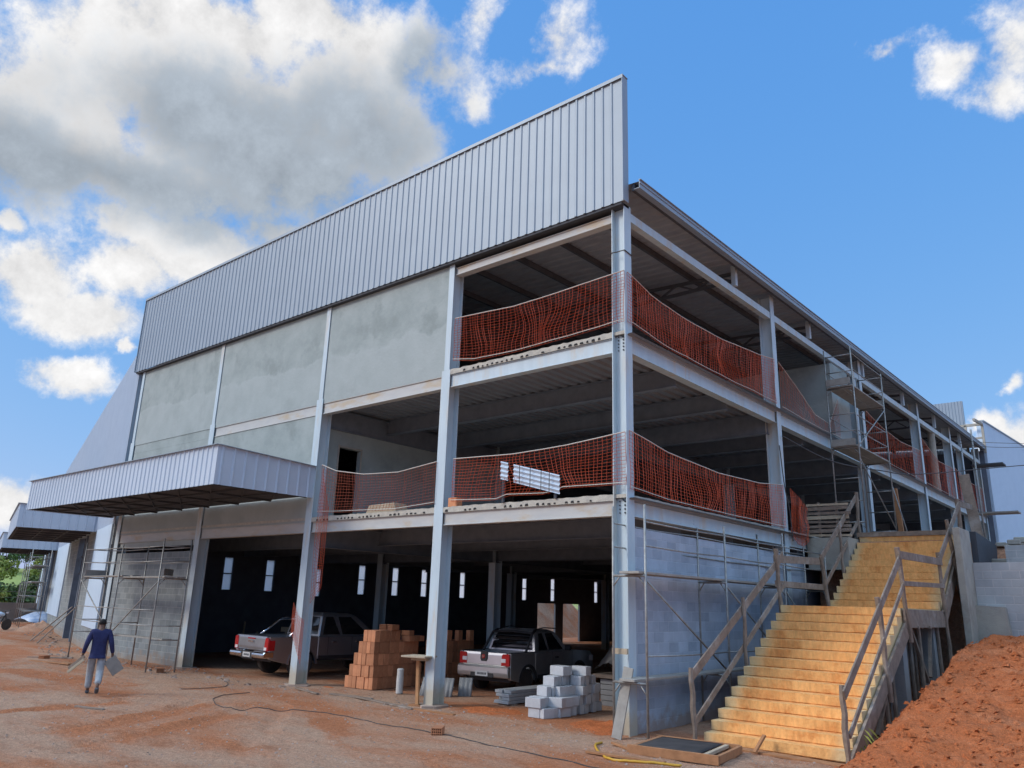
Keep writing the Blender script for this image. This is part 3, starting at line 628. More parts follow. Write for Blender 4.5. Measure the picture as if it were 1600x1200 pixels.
# roof sheet, purlins, trusses, gutter
rf = MB(); rows = []
y = -.0
def roofrow(xx):
    out = []; y = .08; 
    while y < 38.6:
        for a, dz in ((0, 0), (.2, 0), (.24, .035), (.29, .035)):
            out.append((xx, y + a, roofz(xx, y + a) + dz))
        y += .33
    return out
roof = rf.grid([roofrow(x) for x in (.33, -5, -11.35, -17, -22.9)]).build('roof', 'roofing', bld)
for x in [.18, -1.3, -2.9, -4.5, -6.1, -7.7, -9.3, -11.2, -13, -14.8, -16.6, -18.4, -20.2, -22]:
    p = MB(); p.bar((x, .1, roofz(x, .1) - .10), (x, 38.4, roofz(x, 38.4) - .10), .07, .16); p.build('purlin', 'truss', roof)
for k in range(7):
    y = 5.55 + k * 5.5
    if y > 38: break
    t = MB(); n = 20
    for i in range(n):
        xa, xb = lerp(-.05, -22.4, i / n), lerp(-.05, -22.4, (i + 1) / n); xm = (xa + xb) / 2
        zt = lambda x: roofz(x, y) - .24
        zbm = 10.78 + .010 * y
        t.bar((xa, y, zt(xa)), (xb, y, zt(xb)), .08, .08); t.bar((xa, y, zbm), (xb, y, zbm), .08, .08)
        t.bar((xa, y, zbm), (xm, y, zt(xm)), .05, .05); t.bar((xm, y, zt(xm)), (xb, y, zbm), .05, .05)
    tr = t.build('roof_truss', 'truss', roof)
    MB().box(-.06, .06, y - .07, y + .07, 10.62 + .010 * y, roofz(0, y) - .03).build('truss_post', 'steel', tr)
gt = MB()
for a, b in ((0.05, 13), (13, 26), (26, 38.6)):
    pa, pb = Vector((.36, a, roofz(.35, a) - .07)), Vector((.36, b, roofz(.35, b) - .07))
    gt.bar(pa, pb, .012, .2); gt.bar(pa + Vector((-.07, 0, -.094)), pb + Vector((-.07, 0, -.094)), .14, .012); gt.bar(pa + Vector((.01, 0, .10)), pb + Vector((.01, 0, .10)), .05, .014); gt.bar(pa + Vector((.012, 0, .02)), pb + Vector((.012, 0, .02)), .02, .03)
gt.build('gutter', 'clad', bld)
# far end of the right side: a taller clad parapet, open frame and a clad wing running on
fe = clad('parapet_cladding', bld, -12, -.6, 11.6, 14.75, lambda u, w_, z: (u, 38.75 - w_, z), pitch=.17, d=.03)
MB().box(-12, -.6, 38.80, 38.95, 11.6, 14.75).build('cladding_backing', 'clad', fe)
fr = MB()
for x in (-.5, .35): fr.bar((x, 38.2, 11.4), (x, 38.2, 13.1), .12, .12, (0, 1, 0))
fr.bar((-2.6, 38.2, 13.1), (.4, 38.2, 13.1), .12, .14).bar((-.5, 38.2, 12.3), (.4, 38.2, 12.3), .1, .1).bar((.35, 35.8, 12.9), (.35, 38.2, 13.1), .12, .14)
fr.build('roof_frame', 'conc', bld)
rw = empty_part('end_wing', bld, (.25, 38.6, 0), -R(4.5))
clad('wing_cladding', rw, 0, 34, 4.2, 13.35, lambda u, w_, z: (.1 + w_, u, z), 'clad_white')
MB().box(-.25, .095, 0, 34, 4.2, 13.34).build('wing_wall', 'clad_white', rw)
MB().box(-.27, .16, -.03, 34, 13.34, 13.42).build('cap_flashing', 'clad', rw)
# ------------------------------------------------------------------ angled wing at the left of the front
TH = R(16)
wg = empty_part('side_wing', bld, (-22.6, 0, 0), math.pi - TH)      # local +x runs along the wing, local +y is outwards... towards the yard
def wbox(x0, x1, y0, y1, z0, z1, m, name): return MB().box(x0, x1, y0, y1, z0, z1).build(name, m, wg)
topz = lambda u: 11.95 - .058 * u
wc = clad('wing_cladding', wg, .1, 36, 4.75, topz, lambda u, w_, z: (u, .06 + w_, z), 'fascia', .33, .03)
MB().prism([(0.1, 4.7), (36, 4.7), (36, topz(36)), (.1, topz(.1))], -.14, .05, lambda u, v, w_: (u, w_, v)).build('wing_wall', 'clad', wc)
wbox(.06, 8.25, -.15, .04, -.1, 4.698, 'block_x', 'block_wall')
wbox(11.6, 26.7, -.15, .04, -.1, 4.698, 'block_x', 'block_wall')
wbox(31.0, 36, -.15, .04, -.1, 4.698, 'block_x', 'block_wall')
wbox(.3, 4.9, .042, .10, .85, 4.74, 'clad_white', 'white_panel')
wbox(16.8, 24.2, .042, .10, .82, 4.74, 'clad_white', 'white_panel')
wbox(33.2, 35.6, .042, .10, .82, 4.74, 'clad_white', 'white_panel')
for u in (8.3, 11.35, 26.75, 30.8): wbox(u, u + .22, -.2, .12, -.05, 4.698, 'steel_dark', 'column')
gl = MB()
for a in (8.6, 26.99):
    for k in range(4): gl.box(a + k * .72, a + k * .72 + .05, -.12, -.06, 3.0, 4.69)
    gl.box(a, a + 2.7, -.12, -.06, 3.0, 3.06).box(a, a + 2.7, -.12, -.06, 3.8, 3.86)
gl.build('window_grille', 'dark', wg)
wbox(8.56, 11.3, -.9, -.8, 0, 3.0, 'dark', 'doorway_shade'); wbox(26.99, 30.8, -.9, -.8, 0, 3.0, 'dark', 'doorway_shade')  # dark sheets standing for the shade inside the open door gaps
# ------------------------------------------------------------------ canopies
def canopy(parent, x0, x1, out, z0, z1, zf, sgn=-1):
    """flat canopy boxed in ribbed sheet; out = projection, sgn = side of the wall it projects to"""
    c = empty_part('canopy', parent)
    yo = sgn * out
    clad('fascia', c, x0, x1, z0, zf, lambda u, w_, z: (u, yo + sgn * w_, z), 'fascia', pitch=.2425)
    s = -1 if sgn > 0 else 1
    ends = ((x1, 1), (x0, -1))
    for xe, d in ends:
        clad('fascia', c, .0, out, z0, (lambda u: lerp(z1, zf, u / out)), (lambda u, w_, z, xe=xe, d=d: (xe + d * (w_ + .002), sgn * u, z)), 'fascia', pitch=.335, d=.03)
    cap = MB(); cap.bar((x0 - .05, yo + sgn * .02, zf + .008), (x1 + .05, yo + sgn * .02, zf + .008), .13, .016); 
    for xe, d in ends: cap.bar((xe + d * .02, 0, z1 + .008), (xe + d * .02, yo, zf + .008), .13, .016)
    cap.build('cap_flashing', 'clad', c)
    MB().bar((x0 + .03, sgn * .02, z1 - .30), (x0 + .03, sgn * (out - .03), z1 - .25), .01, .01)
    rfm = MB(); rfm.prism([(sgn * .02, z0 + .06), (sgn * (out - .02), z0 + .06), (sgn * (out - .02), z0 + .10), (sgn * .02, z0 + .10)], x0 + .02, x1 - .02, lambda u, v, w_: (w_, u, v)); rfm.build('canopy_roof', 'dark', c)
    t = MB(); n = max(3, round((x1 - x0) / 1.9))
    for i in range(n + 1):      # lattice bearers under the sheet
        x = lerp(x0 + .2, x1 - .2, i / n); t.bar((x, yo * .02, z0 + .03), (x, yo * .98, z0 + .03), .06, .05)
        if i < n:
            x2 = lerp(x0 + .2, x1 - .2, (i + 1) / n)
            for k in range(3):
                a, b = yo * (.02 + .32 * k), yo * (.02 + .32 * (k + 1)); t.bar((x, a, z0 + .035), (x2, b, z0 + .035), .03, .03)
    for f_ in (.34, .66, .97): t.bar((x0 + .1, yo * f_, z0 + .03), (x1 - .1, yo * f_, z0 + .03), .05, .05)
    t.build('canopy_truss', 'dark', c)
    return c
canopy(bld, -23.05, -10.32, 3.0, 4.94, 5.82, 5.95)
canopy(wg, 5.67, 16.6, 3.05, 4.72, 5.55, 5.70, 1)
canopy(wg, 24.8, 34.0, 3.1, 4.62, 5.45, 5.55, 1)

# ------------------------------------------------------------------ stairs
TR, RI = .295, .1715
def flight(y0, z0, n, tread, riser, thick, x0, x1, base=None):
    prof = []
    y, z = y0, z0
    for i in range(n):
        prof += [(y + .026, z + .002), (y + .026, z + .012), (y + .004, z + .019), (y, z + riser)]; z += riser
        if i < n - 1: y += tread
    prof += [(y + tread, z), (y + tread, z - thick * 1.2)]
    prof += [(y0 + tread * .9, z0 - .02)] if base is None else base
    return prof
def flight_mesh(prof, x0, x1, nx=26, keep=3):
    rows = []
    for i in range(nx + 1):
        x = lerp(x0, x1, i / nx); r = []
        for k, (y, z) in enumerate(prof):
            if k < len(prof) - keep: r.append((x, y + random.uniform(-.006, .006), z + (random.uniform(-.006, .004) if k % 4 == 3 else 0)))
            else: r.append((x, y, z))
        rows.append(r + [r[0]])
    mb = MB().grid(rows); n = len(prof)
    mb.f.append(tuple(range(n))); o = nx * (n + 1); mb.f.append(tuple(o + k for k in range(n))[::-1])
    return mb
st = thing('concrete_staircase', 'wide ochre concrete staircase in two flights with rough timber handrails', 'staircase', (0, 0, 0))
LZ = 14 * RI
pr1 = flight(.60, 0, 14, TR, RI, .2, 0, 0)
flight_mesh(pr1, 1.16, 3.61).build('lower_flight', 'stair', st)
pr2 = flight(7.66, LZ, 11, .285, .178, .2, 0, 0)
flight_mesh(pr2, 1.16, 3.61).build('upper_flight', 'stair', st)
LY0 = .60 + 13 * TR + .2
MB().box(1.16, 3.61, LY0 + .1, 7.9, LZ - .03, LZ).build('landing', 'stair', st)
MB().box(1.16, 3.60, LY0 + .1, 7.9, LZ - .34, LZ - .032).build('landing_slab', 'conc', st)
MB().box(1.1, 3.75, 10.48, 10.7, LZ + 11 * .178 + .004, LZ + 11 * .178 + .13).build('edge_board', 'wood', st)
# boards under the flight and the shoring below the landing
b = MB()
b.bar((3.66, .55, -.12), (3.66, 4.55, LZ - .42), .05, .30, (0, -.6, 1)); b.bar((3.66, 4.5, LZ - .20), (3.66, 7.9, LZ - .20), .05, .36); b.bar((3.66, 7.85, LZ - .2), (3.66, 10.5, LZ + 1.55), .05, .34, (0, -.6, 1))
b.build('formwork_board', 'wood', st)
for x, y, w_, m in ((3.35, 4.85, .32, 'conc_grey'), (1.5, 4.9, .32, 'conc_grey'), (3.35, 7.4, .35, 'conc_grey'), (1.5, 7.4, .35, 'conc_grey')):
    MB().box(x - w_ / 2, x + w_ / 2, y - .16, y + .16, -.1, LZ - .345).build('pier', m, st)
for i in range(9):
    y = 5.25 + i * .28; x = 3.5 + random.uniform(-.5, .08)
    MB().tube([(x + random.uniform(-.06, .06), y + random.uniform(-.1, .1), -.1), (x, y, LZ - .36)], .045, 7).build('timber_prop', 'wood', st)
for i in range(5):
    y = 5.4 + i * .45; MB().bar((2.8, y, LZ - .38), (3.68 + random.uniform(-.05, .1), y, LZ - .38), .08, .06).build('bearer', 'wood', st)
for a, b_ in (((3.5, 5.5, LZ - .4), (3.6, 6.1, .9)), ((3.55, 6.9, LZ - .4), (3.6, 6.3, 1.0)), ((3.5, 2.6, .2), (3.55, 3.6, 1.2))):
    MB().bar(a, b_, .07, .05).build('brace', 'wood', st)
for i in range(5):
    y = 1.9 + i * .55; z = RI * ((y - .6) / TR) - .2
    MB().tube([(3.45, y, -.1), (3.42 + random.uniform(-.05, .05), y + .03, z)], .045, 7).build('timber_prop', 'wood', st)
def wiggle(p, q, r, seed):
    rnd = random.Random(seed); p, q = Vector(p), Vector(q); pts = []
    for i in range(7): pts.append(p.lerp(q, i / 6) + Vector((rnd.uniform(-.015, .015), rnd.uniform(-.015, .015), 0)))
    return MB().tube(pts, [r * rnd.uniform(.85, 1.15) for _ in pts], 7)
def handrail(posts, rails):
    h = empty_part('handrail', st)
    for i, (p, q, r) in enumerate(posts): wiggle(p, q, r, i + 11).build('post', 'wood', h)
    for p, q, hh in rails: MB().bar(p, q, .032, hh, (0, 0, 1)).build('rail', 'wood', h, bevel=.004)
handrail([((1.05, .47, -.05), (1.05, .41, 1.24), .045), ((1.1, 2.66, 1.0), (1.1, 2.65, 2.52), .04), ((1.1, 4.62, 2.15), (1.1, 4.52, 3.63), .05)],
         [((1.02, .5, 1.10), (1.07, 5.0, 3.52), .17), ((1.02, .5, .28), (1.07, 4.95, 2.86), .12), ((1.05, 4.5, 3.40), (1.05, 7.6, 3.52), .17), ((1.05, 4.5, 2.86), (1.05, 7.6, 2.88), .14)])
handrail([((1.1, 7.71, 2.2), (1.1, 7.44, 3.69), .05), ((1.1, 9.1, 3.1), (1.1, 9.0, 4.58), .04), ((1.1, 10.75, 4.2), (1.1, 10.8, 5.68), .055)],
         [((1.08, 7.4, 3.55), (1.08, 10.8, 5.55), .16), ((1.08, 7.6, 2.92), (1.08, 10.8, 4.85), .12)])
handrail([((3.68, .40, -.1), (3.68, .42, 1.17), .045), ((3.70, 2.90, .75), (3.70, 2.68, 2.57), .05), ((3.70, 4.67, 1.75), (3.70, 4.34, 3.59), .05), ((3.70, 7.90, 1.2), (3.70, 7.83, 3.72), .045)],
         [((3.72, .35, 1.02), (3.72, 4.45, 3.42), .16), ((3.72, .45, .42), (3.72, 4.45, 2.86), .10), ((3.73, 4.30, 3.44), (3.73, 7.95, 3.50), .16), ((3.73, 4.4, 2.88), (3.73, 7.95, 2.95), .10)])
handrail([((3.70, 9.9, 2.3), (3.70, 9.2, 4.62), .05), ((3.70, 10.75, 3.9), (3.70, 10.73, 5.32), .055)],
         [((3.72, 7.75, 3.52), (3.72, 10.8, 5.2), .17), ((3.72, 7.9, 2.98), (3.72, 9.9, 4.1), .10), ((3.71, 10.7, 5.2), (3.71, 12.6, 5.3), .16)])

# ------------------------------------------------------------------ retaining walls and terraces right of the steps
pier = MB().box(3.84, 4.0, 8.93, 10.08, 1.5, 4.40); po = pier.build('concrete_pier_wall', 'conc', bevel=.01)
tag(po, 'tall pale concrete pier wall closing the right side of the upper steps', 'wall')
rb = MB().box(4.004, 9.5, 10.0, 10.2, 1.2, 3.60).build('block_retaining_wall', 'block_pale'); tag(rb, 'pale concrete block retaining wall above the red earth heap', 'wall')
ft = MB().prism([(3.9, 1.0), (4.75, 1.0), (4.62, 2.52), (3.9, 2.56)], 9.72, 9.99, lambda u, v, w_: (u, w_, v)).build('footing_block', 'conc'); tag(ft, 'earth stained concrete footing block under the retaining wall', 'footing')
dk = MB().prism([(10.24, 3.3), (13.0, 3.3), (13.0, 4.25), (10.24, 4.40)], 3.98, 4.12, lambda u, v, w_: (w_, u, v)).build('short_dark_wall', 'dark'); tag(dk, 'short dark wall behind the concrete pier', 'wall')  # short wall given one even dark colour
t2 = MB().prism([(4.55, 3.3), (9, 3.3), (9, 3.72), (5.6, 3.72), (5.6, 3.92), (5.05, 3.92), (5.05, 4.12), (4.55, 4.12)], 11.4, 11.6, lambda u, v, w_: (u, w_, v)).build('stepped_block_wall', 'block_pale'); tag(t2, 'upper stepped block wall with broken top courses by the far wing', 'wall')
MB_d = MB()
for i in range(70):
    c = Vector((random.uniform(4.2, 8.5), random.uniform(11.7, 13.6), 3.7 + random.uniform(0, .75))); s_ = random.uniform(.06, .2)
    MB_d.box(c.x - s_, c.x + s_, c.y - s_ * .7, c.y + s_ * .7, c.z - s_ * .5, c.z + s_ * .4)
tag(MB_d.build('rubble', 'conc', bevel=.02), 'broken concrete rubble lying between the two retaining walls', 'rubble', kind='stuff')

# ------------------------------------------------------------------ safety nets
def net(label, p0, p1, top, bot, nu, nv, m='net', seed=1, r=.0060, wig=.07, out=(0, 0, 0), bunch=.5, rope=True, group='orange safety nets strung along the floor edges'):
    """top, bot: tables u(0..1) -> z; hung between plan points p0 and p1"""
    rnd = random.Random(seed); root = thing('safety_net', label, 'net', (p0[0], p0[1], 0), 0, group)
    O = Vector((p0[0], p0[1], 0)); A = Vector((0, 0, 0)); B = Vector((p1[0] - p0[0], p1[1] - p0[1], 0)); L = B.length; nrm = Vector((-B.y, B.x, 0)).normalized()
    def pt(u, v):
        nx = noise.noise(Vector((u * L * .9, v * 1.3, seed * 3.7))); ny = noise.noise(Vector((u * L * 2.2, v * 2, seed * 5.1 + 9)))
        uu = u + (bunch * .10 * nx + .012 * ny) * math.sin(math.pi * min(1, max(0, u))) * (.35 + .65 * v)
        uu = max(0, min(1, uu))
        zt, zb = interp(top, uu), interp(bot, uu)
        vv = v + .05 * noise.noise(Vector((u * L * .8, v * 2.1, seed + 20))) * math.sin(math.pi * v)
        return B * uu + nrm * (wig * (noise.noise(Vector((u * L * 1.1, v * 1.5, seed * 2.3))) + .4 * noise.noise(Vector((u * L * 3.1, v * 2, seed)))) * (.3 + .7 * math.sin(math.pi * v))) + Vector((0, 0, lerp(zt, zb, vv)))
    mb = MB()
    for i in range(nu + 1):
        u = i / nu; u = u + rnd.uniform(-.25, .25) / nu; u = max(0, min(1, u))
        mb.tube([pt(u, k / 12) for k in range(13)], r * rnd.uniform(.8, 1.25), 3, False)
    for j in range(nv + 1):
        v = j / nv; n = max(20, nu // 2)
        mb.tube([pt(k / n, v) for k in range(n + 1)], r * .8, 3, False)
    mb.build('mesh_net', m, root, fix=False)
    if rope:
        rp = MB(); rp.tube([pt(k / 40, -.01) for k in range(41)], .011, 5).tube([pt(k / 40, .97) + nrm * -.02 for k in range(41)], .009, 5); rp.build('rope', 'rope', root)
    return root
net('orange safety net across the top floor opening under the corrugated parapet', (-4.98, -.03), (-.01, -.03), [(0, 9.12), (.4, 9.0), (.7, 9.04), (1, 9.12)], [(0, 8.02), (.15, 7.88), (.4, 7.86), (.7, 7.9), (1, 7.98)], 48, 17, seed=1, bunch=1.3)
net('orange safety net across the first floor opening beside the corner column', (-4.80, -.03), (-.01, -.03), [(0, 5.52), (.4, 5.45), (.7, 5.5), (1, 5.62)], [(0, 4.52), (.3, 4.46), (.36, 4.54), (.6, 4.50), (.68, 4.6), (1, 4.58)], 44, 15, seed=2, bunch=1.1)
net('thin pale orange safety net in front of the doorway on the first floor', (-9.95, -.03), (-5.36, -.03), [(0, 5.83), (.15, 5.6), (.4, 5.42), (.7, 5.36), (1, 5.5)], [(0, 4.5), (.3, 4.46), (.7, 4.42), (1, 4.5)], 44, 14, 'net_pale', seed=3, r=.005, bunch=.6)
net('orange safety net along the top floor of the side beside the corner column', (.03, .05), (.03, 7.9), [(0, 9.10), (.12, 8.9), (.3, 8.80), (.55, 8.84), (.85, 9.05), (1, 9.2)], [(0, 7.99), (.2, 7.84), (.6, 7.84), (1, 7.9)], 72, 16, seed=4, r=.0056)
net('orange safety net along the first floor of the side above the block wall', (.03, .05), (.03, 8.0), [(0, 5.66), (.2, 5.46), (.5, 5.36), (.8, 5.44), (1, 5.6)], [(0, 4.5), (.2, 4.42), (.6, 4.42), (1, 4.44)], 72, 15, seed=5, r=.0056)
net('sparse orange safety net sagging in front of the rendered room', (.03, 8.25), (.03, 13.3), [(0, 9.2), (.25, 8.75), (.55, 8.2), (.8, 8.15), (1, 9.2)], [(0, 7.84), (.5, 7.82), (1, 7.84)], 36, 10, 'net_pale', seed=6, r=.0045, bunch=.9)
net('orange safety net on the top floor behind the tall scaffold tower', (-.02, 16.4), (-.02, 24.3), [(0, 9.5), (.3, 9.2), (.6, 9.1), (1, 9.25)], [(0, 7.86), (1, 7.86)], 34, 9, seed=7, r=.0065)
net('orange safety net on the top floor beside the round concrete column', (-.02, 24.7), (-.02, 30.6), [(0, 9.9), (.5, 9.3), (1, 9.4)], [(0, 7.86), (1, 7.86)], 26, 8, seed=8, r=.0065)
net('bright orange safety net on the top floor at the far end', (-.02, 31.0), (-.02, 37.8), [(0, 9.5), (.5, 9.2), (1, 9.3)], [(0, 7.86), (1, 7.86)], 28, 8, seed=9, r=.007)
net('bunched orange net end hanging loose beside the timber pallet barrier', (.10, 8.28), (.16, 9.35), [(0, 5.55), (.3, 5.42), (.7, 5.25), (1, 5.1)], [(0, 4.3), (.4, 4.05), (.7, 4.02), (1, 4.2)], 17, 14, seed=10, r=.0058, wig=.22, bunch=2.2, rope=False)
net('narrow strip of orange net hanging down beside the second column from the canopy', (-9.86, -.06), (-9.48, -.04), [(0, 5.7), (1, 4.6)], [(0, 2.1), (1, 2.5)], 6, 36, seed=11, r=.0045, wig=.10, bunch=.6, rope=False)
net('tangled orange net tied round the foot of the second column', (-10.62, -.045), (-10.1, -.02), [(0, 2.1), (.5, 1.75), (1, 1.65)], [(0, 1.35), (.5, .95), (1, .55)], 9, 14, seed=12, r=.0045, wig=.03, bunch=.6, rope=False)
# translucent white sheets and bits on the first floor edge
ws = thing('corrugated_sheet_stack', 'white corrugated sheets leaning behind the orange net on the first floor', 'roofing sheets', (-2.84, -.14, 4.4))
def slope_sheet(x0, x1):
    mb = MB(); rows = []
    for k in range(17):
        v = k / 16; zz = .03 * math.sin(k * math.pi / 2)
        rows.append([(x, .06 + zz * .6, .92 - .27 * (x + .4) - .40 * (1 - v)) for x in (x0, x1)])
    return mb.grid(rows)
slope_sheet(-.40, -.18).build('sheet', 'fascia', ws)
slope_sheet(-.02, 1.25).build('sheet', 'fascia', ws)
for x in (.2, .5, .8, 1.02): MB().bar((x, -.0, .93 - .27 * (x + .4)), (x, -.0, .50 - .27 * (x + .4)), .012, .012, (0, 1, 0)).build('batten', 'dark', ws)
for x, h_ in ((-.35, .5), (1.1, .12)): MB().bar((x, .12, 0), (x, .12, h_), .05, .05, (0, 1, 0)).build('support', 'dark', ws)
cb = MB().prism([(-8.4, 4.405), (-7.15, 4.405), (-7.25, 4.68), (-8.25, 4.66)], .35, .8, lambda u, v, w_: (u, w_, v)).build('cardboard_bundle', 'wood_pale', bevel=.02); tag(cb, 'tan cardboard bundle lying behind the net on the first floor', 'bundle')
ob = MB().box(-4.98, -4.7, .05, .25, 4.405, 4.62).build('hollow_brick', 'brick', bevel=.006); tag(ob, 'orange brick standing on the floor edge beside the third front column', 'brick')

# ------------------------------------------------------------------ scaffolds
def frame(mb, px, py, qx, qy, z0, z1, plat, rung):
    """ladder frame between plan points p (inner) and q (outer)"""
    mb.tube([(px, py, z0), (px, py, z1)], .024, 7); mb.tube([(qx, qy, z0), (qx, qy, z1)], .024, 7)
    for z in rung: mb.tube([(px, py, z), (qx, qy, z)], .018, 6)
    for z in plat:
        mb.tube([(px, py, z), (qx, qy, z)], .024, 7)
        a, b = Vector((px, py, z)), Vector((qx, qy, z)); d = (b - a) * .22
        mb.tube([a + d, a + Vector((0, 0, -.2))], .014, 6).tube([b - d, b + Vector((0, 0, -.2))], .014, 6)
def scaffold(label, frames, z0, z1, plats, rungs, rails, braces, group=None):
    sc = thing('scaffold_tower', label, 'scaffold', (frames[0][0], frames[0][1], z0), 0, group)
    O = Vector((frames[0][0], frames[0][1], z0))
    def off(mb): mb.v = [tuple(Vector(p) - O) for p in mb.v]; return mb
    for i, (px, py, qx, qy) in enumerate(frames):
        mb = MB(); frame(mb, px, py, qx, qy, z0, z1 - (.12 if i % 2 else 0), plats, rungs); off(mb).build('end_frame', 'galv', sc, smooth=True)
    for z in rails:
        mb = MB()
        for k in (0, 1):
            for (a, b) in zip(frames, frames[1:]):
                if k == 0 and z < 2: continue
                p, q = (a[2 * k], a[2 * k + 1], z), (b[2 * k], b[2 * k + 1], z); mb.tube([p, ((p[0] + q[0]) / 2, (p[1] + q[1]) / 2, z - .02), q], .016, 6)
        off(mb).build('guard_rail', 'galv', sc, smooth=True)
    for p, q in braces: off(MB().tube([p, q], .02, 6)).build('brace', 'galv', sc, smooth=True)
    return sc
scf = [(-15.2, -.78, -15.5, -1.5), (-18.0, -.78, -18.25, -1.5), (-20.85, -.78, -21.1, -1.5)]
scA = scaffold('long scaffold with two plank decks along the block wall behind the walking man', scf, 0, 3.85, [2.66], [1.3, 3.2, 3.62, .9], [3.18, 3.62, 1.75, 1.3], [((-15.5, -1.5, 2.6), (-18.25, -1.5, .95)), ((-18.2, -1.5, .9), (-21.1, -1.5, 2.6))])
def planks(parent, O, L, m='plank_grey'):
    O = Vector(O)
    for p, q, w_, h_ in L:
        MB().bar(Vector(p) - O, Vector(q) - O, w_, h_, (0, 0, 1)).build('deck_plank', m, parent, bevel=.004)
planks(scA, (-15.2, -.78, 0), [((-15.1, -1.02, 2.71), (-18.2, -1.0, 2.72), .26, .04), ((-15.3, -1.32, 2.71), (-18.3, -1.3, 2.70), .26, .04), ((-18.0, -1.04, 2.75), (-21.2, -1.0, 2.72), .26, .04), ((-18.1, -1.34, 2.74), (-21.2, -1.32, 2.71), .26, .04),
    ((-15.1, -1.2, .93), (-18.6, -1.22, .92), .3, .04), ((-15.25, -1.52, 2.86), (-16.1, -.80, 2.86), .03, .2), ((-20.75, -.85, 2.84), (-21.0, -1.45, 2.84), .03, .2)])
scf = [(-.15, -.28, .55, -.28), (-.04, 2.95, .6, 2.95), (-.04, 6.2, .6, 6.2), (.05, 9.1, .62, 9.1)]
scB = scaffold('galvanised scaffold wrapped round the corner block wall beside the stairs', scf, 0, 4.12, [2.82, .95], [], [3.80, 3.36, 1.42], [((.55, -.28, 2.75), (.6, 2.95, 1.0)), ((.6, 2.95, 2.75), (.6, 6.2, 1.0)), ((.6, 6.2, 2.75), (.6, 9.1, 1.0))])
planks(scB, (-.15, -.28, 0), [((.30, -.45, 2.875), (.34, 9.3, 2.875), .42, .045), ((.2, -.4, 1.0), (.22, 6.6, 1.0), .32, .045)])
MB().bar((.08, -.05, .0), (.26, .1, 1.2), .20, .03, (0, 1, 0)).build('leaning_board', 'plank_grey', scB); MB().box(-.1, .22, .1, .16, 1.42, 1.52).build('timber_block', 'wood_pale', scB)
scf = [(.12, 12.0, .95, 12.0), (.12, 15.3, .95, 15.3)]
scC = scaffold('tall scaffold tower with two decks standing at the head of the stairs', scf, 4.2, 10.55, [9.2, 7.25, 4.95], [10.3, 9.75, 8.35, 7.8, 6.3, 5.6], [10.35, 9.8, 8.3, 7.8], [((.95, 12, 7.3), (.95, 15.3, 9.1)), ((.95, 12, 6.9), (.95, 15.3, 5.0)), ((.95, 15.3, 6.5), (1.25, 16.0, 4.25))])
planks(scC, (.12, 12.0, 4.2), [((.35, 11.9, 9.25), (.35, 15.45, 9.25), .38, .045), ((.75, 11.9, 9.25), (.75, 15.45, 9.25), .38, .045), ((.35, 11.9, 7.3), (.35, 15.45, 7.3), .38, .045), ((.75, 11.9, 7.3), (.75, 15.45, 7.3), .38, .045), ((.15, 11.88, 9.4), (.9, 11.88, 9.4), .03, .22), ((.15, 11.88, 7.42), (.9, 11.88, 7.42), .03, .22), ((.15, 15.42, 9.4), (.9, 15.42, 9.4), .03, .22)])
# far scaffold at the end of the wing
def wp(s_, o, z): return (-22.6 - s_ * math.cos(TH) - o * math.sin(TH), s_ * math.sin(TH) - o * math.cos(TH), z)
fr_ = [(*wp(22.5, .5, 0)[:2], *wp(22.5, 1.5, 0)[:2]), (*wp(24.8, .5, 0)[:2], *wp(24.8, 1.5, 0)[:2]), (*wp(27.2, .5, 0)[:2], *wp(27.2, 1.5, 0)[:2]), (*wp(29.6, .5, 0)[:2], *wp(29.6, 1.5, 0)[:2])]
scD = scaffold('distant scaffold under the last canopy at the end of the wing', fr_, 0, 4.55, [3.55, 2.6, .95], [1.8, 4.1], [4.1, 1.8], [])
planks(scD, (*fr_[0][:2], 0), [(wp(22.3, .95, 3.6), wp(27.3, .95, 3.6), .7, .05), (wp(22.3, .95, 2.65), wp(27.3, .95, 2.65), .7, .05)])
fr_ = [(*wp(29.5, 3.1, 0)[:2], *wp(29.5, 4.2, 0)[:2]), (*wp(33, 3.1, 0)[:2], *wp(33, 4.2, 0)[:2])]
scE = scaffold('small far scaffold frame standing free in front of the hillside', fr_, 0, 3.6, [2.6], [1.2, 3.4], [3.4], [])
# tall tube and ledges at the far right end of the facade
gp = MB().tube([(.5, 33.6, 4.3), (.5, 33.6, 11.9)], .05, 8).build('scaffold_pole', 'galv', smooth=True); tag(gp, 'single tall steel pole before the far end of the side facade', 'pole')
lg = MB().box(.0, 1.5, 35.4, 36.4, 10.25, 10.33).build('roof_ledge', 'dark'); tag(lg, 'dark plank ledge sticking out near the far roof end', 'plank')
lg = MB().box(.0, 1.9, 35.2, 36.2, 7.62, 7.70).build('plank_platform', 'plank_grey'); tag(lg, 'grey plank platform sticking out at the far top floor edge', 'plank')
wpst = MB().bar((.75, 16.9, 4.2), (.62, 16.9, 6.6), .16, .12, (0, 1, 0)).build('timber_post', 'wood_red', bevel=.006); tag(wpst, 'thick reddish timber post standing behind the right handrail top', 'post')
wx = MB().bar((3.8, 12.5, 4.3), (3.55, 12.9, 6.3), .28, .04, (0, 1, 0)).build('leaning_plank', 'wood', bevel=.004); tag(wx, 'weathered wide plank leaning upright at the top of the right handrail', 'plank')

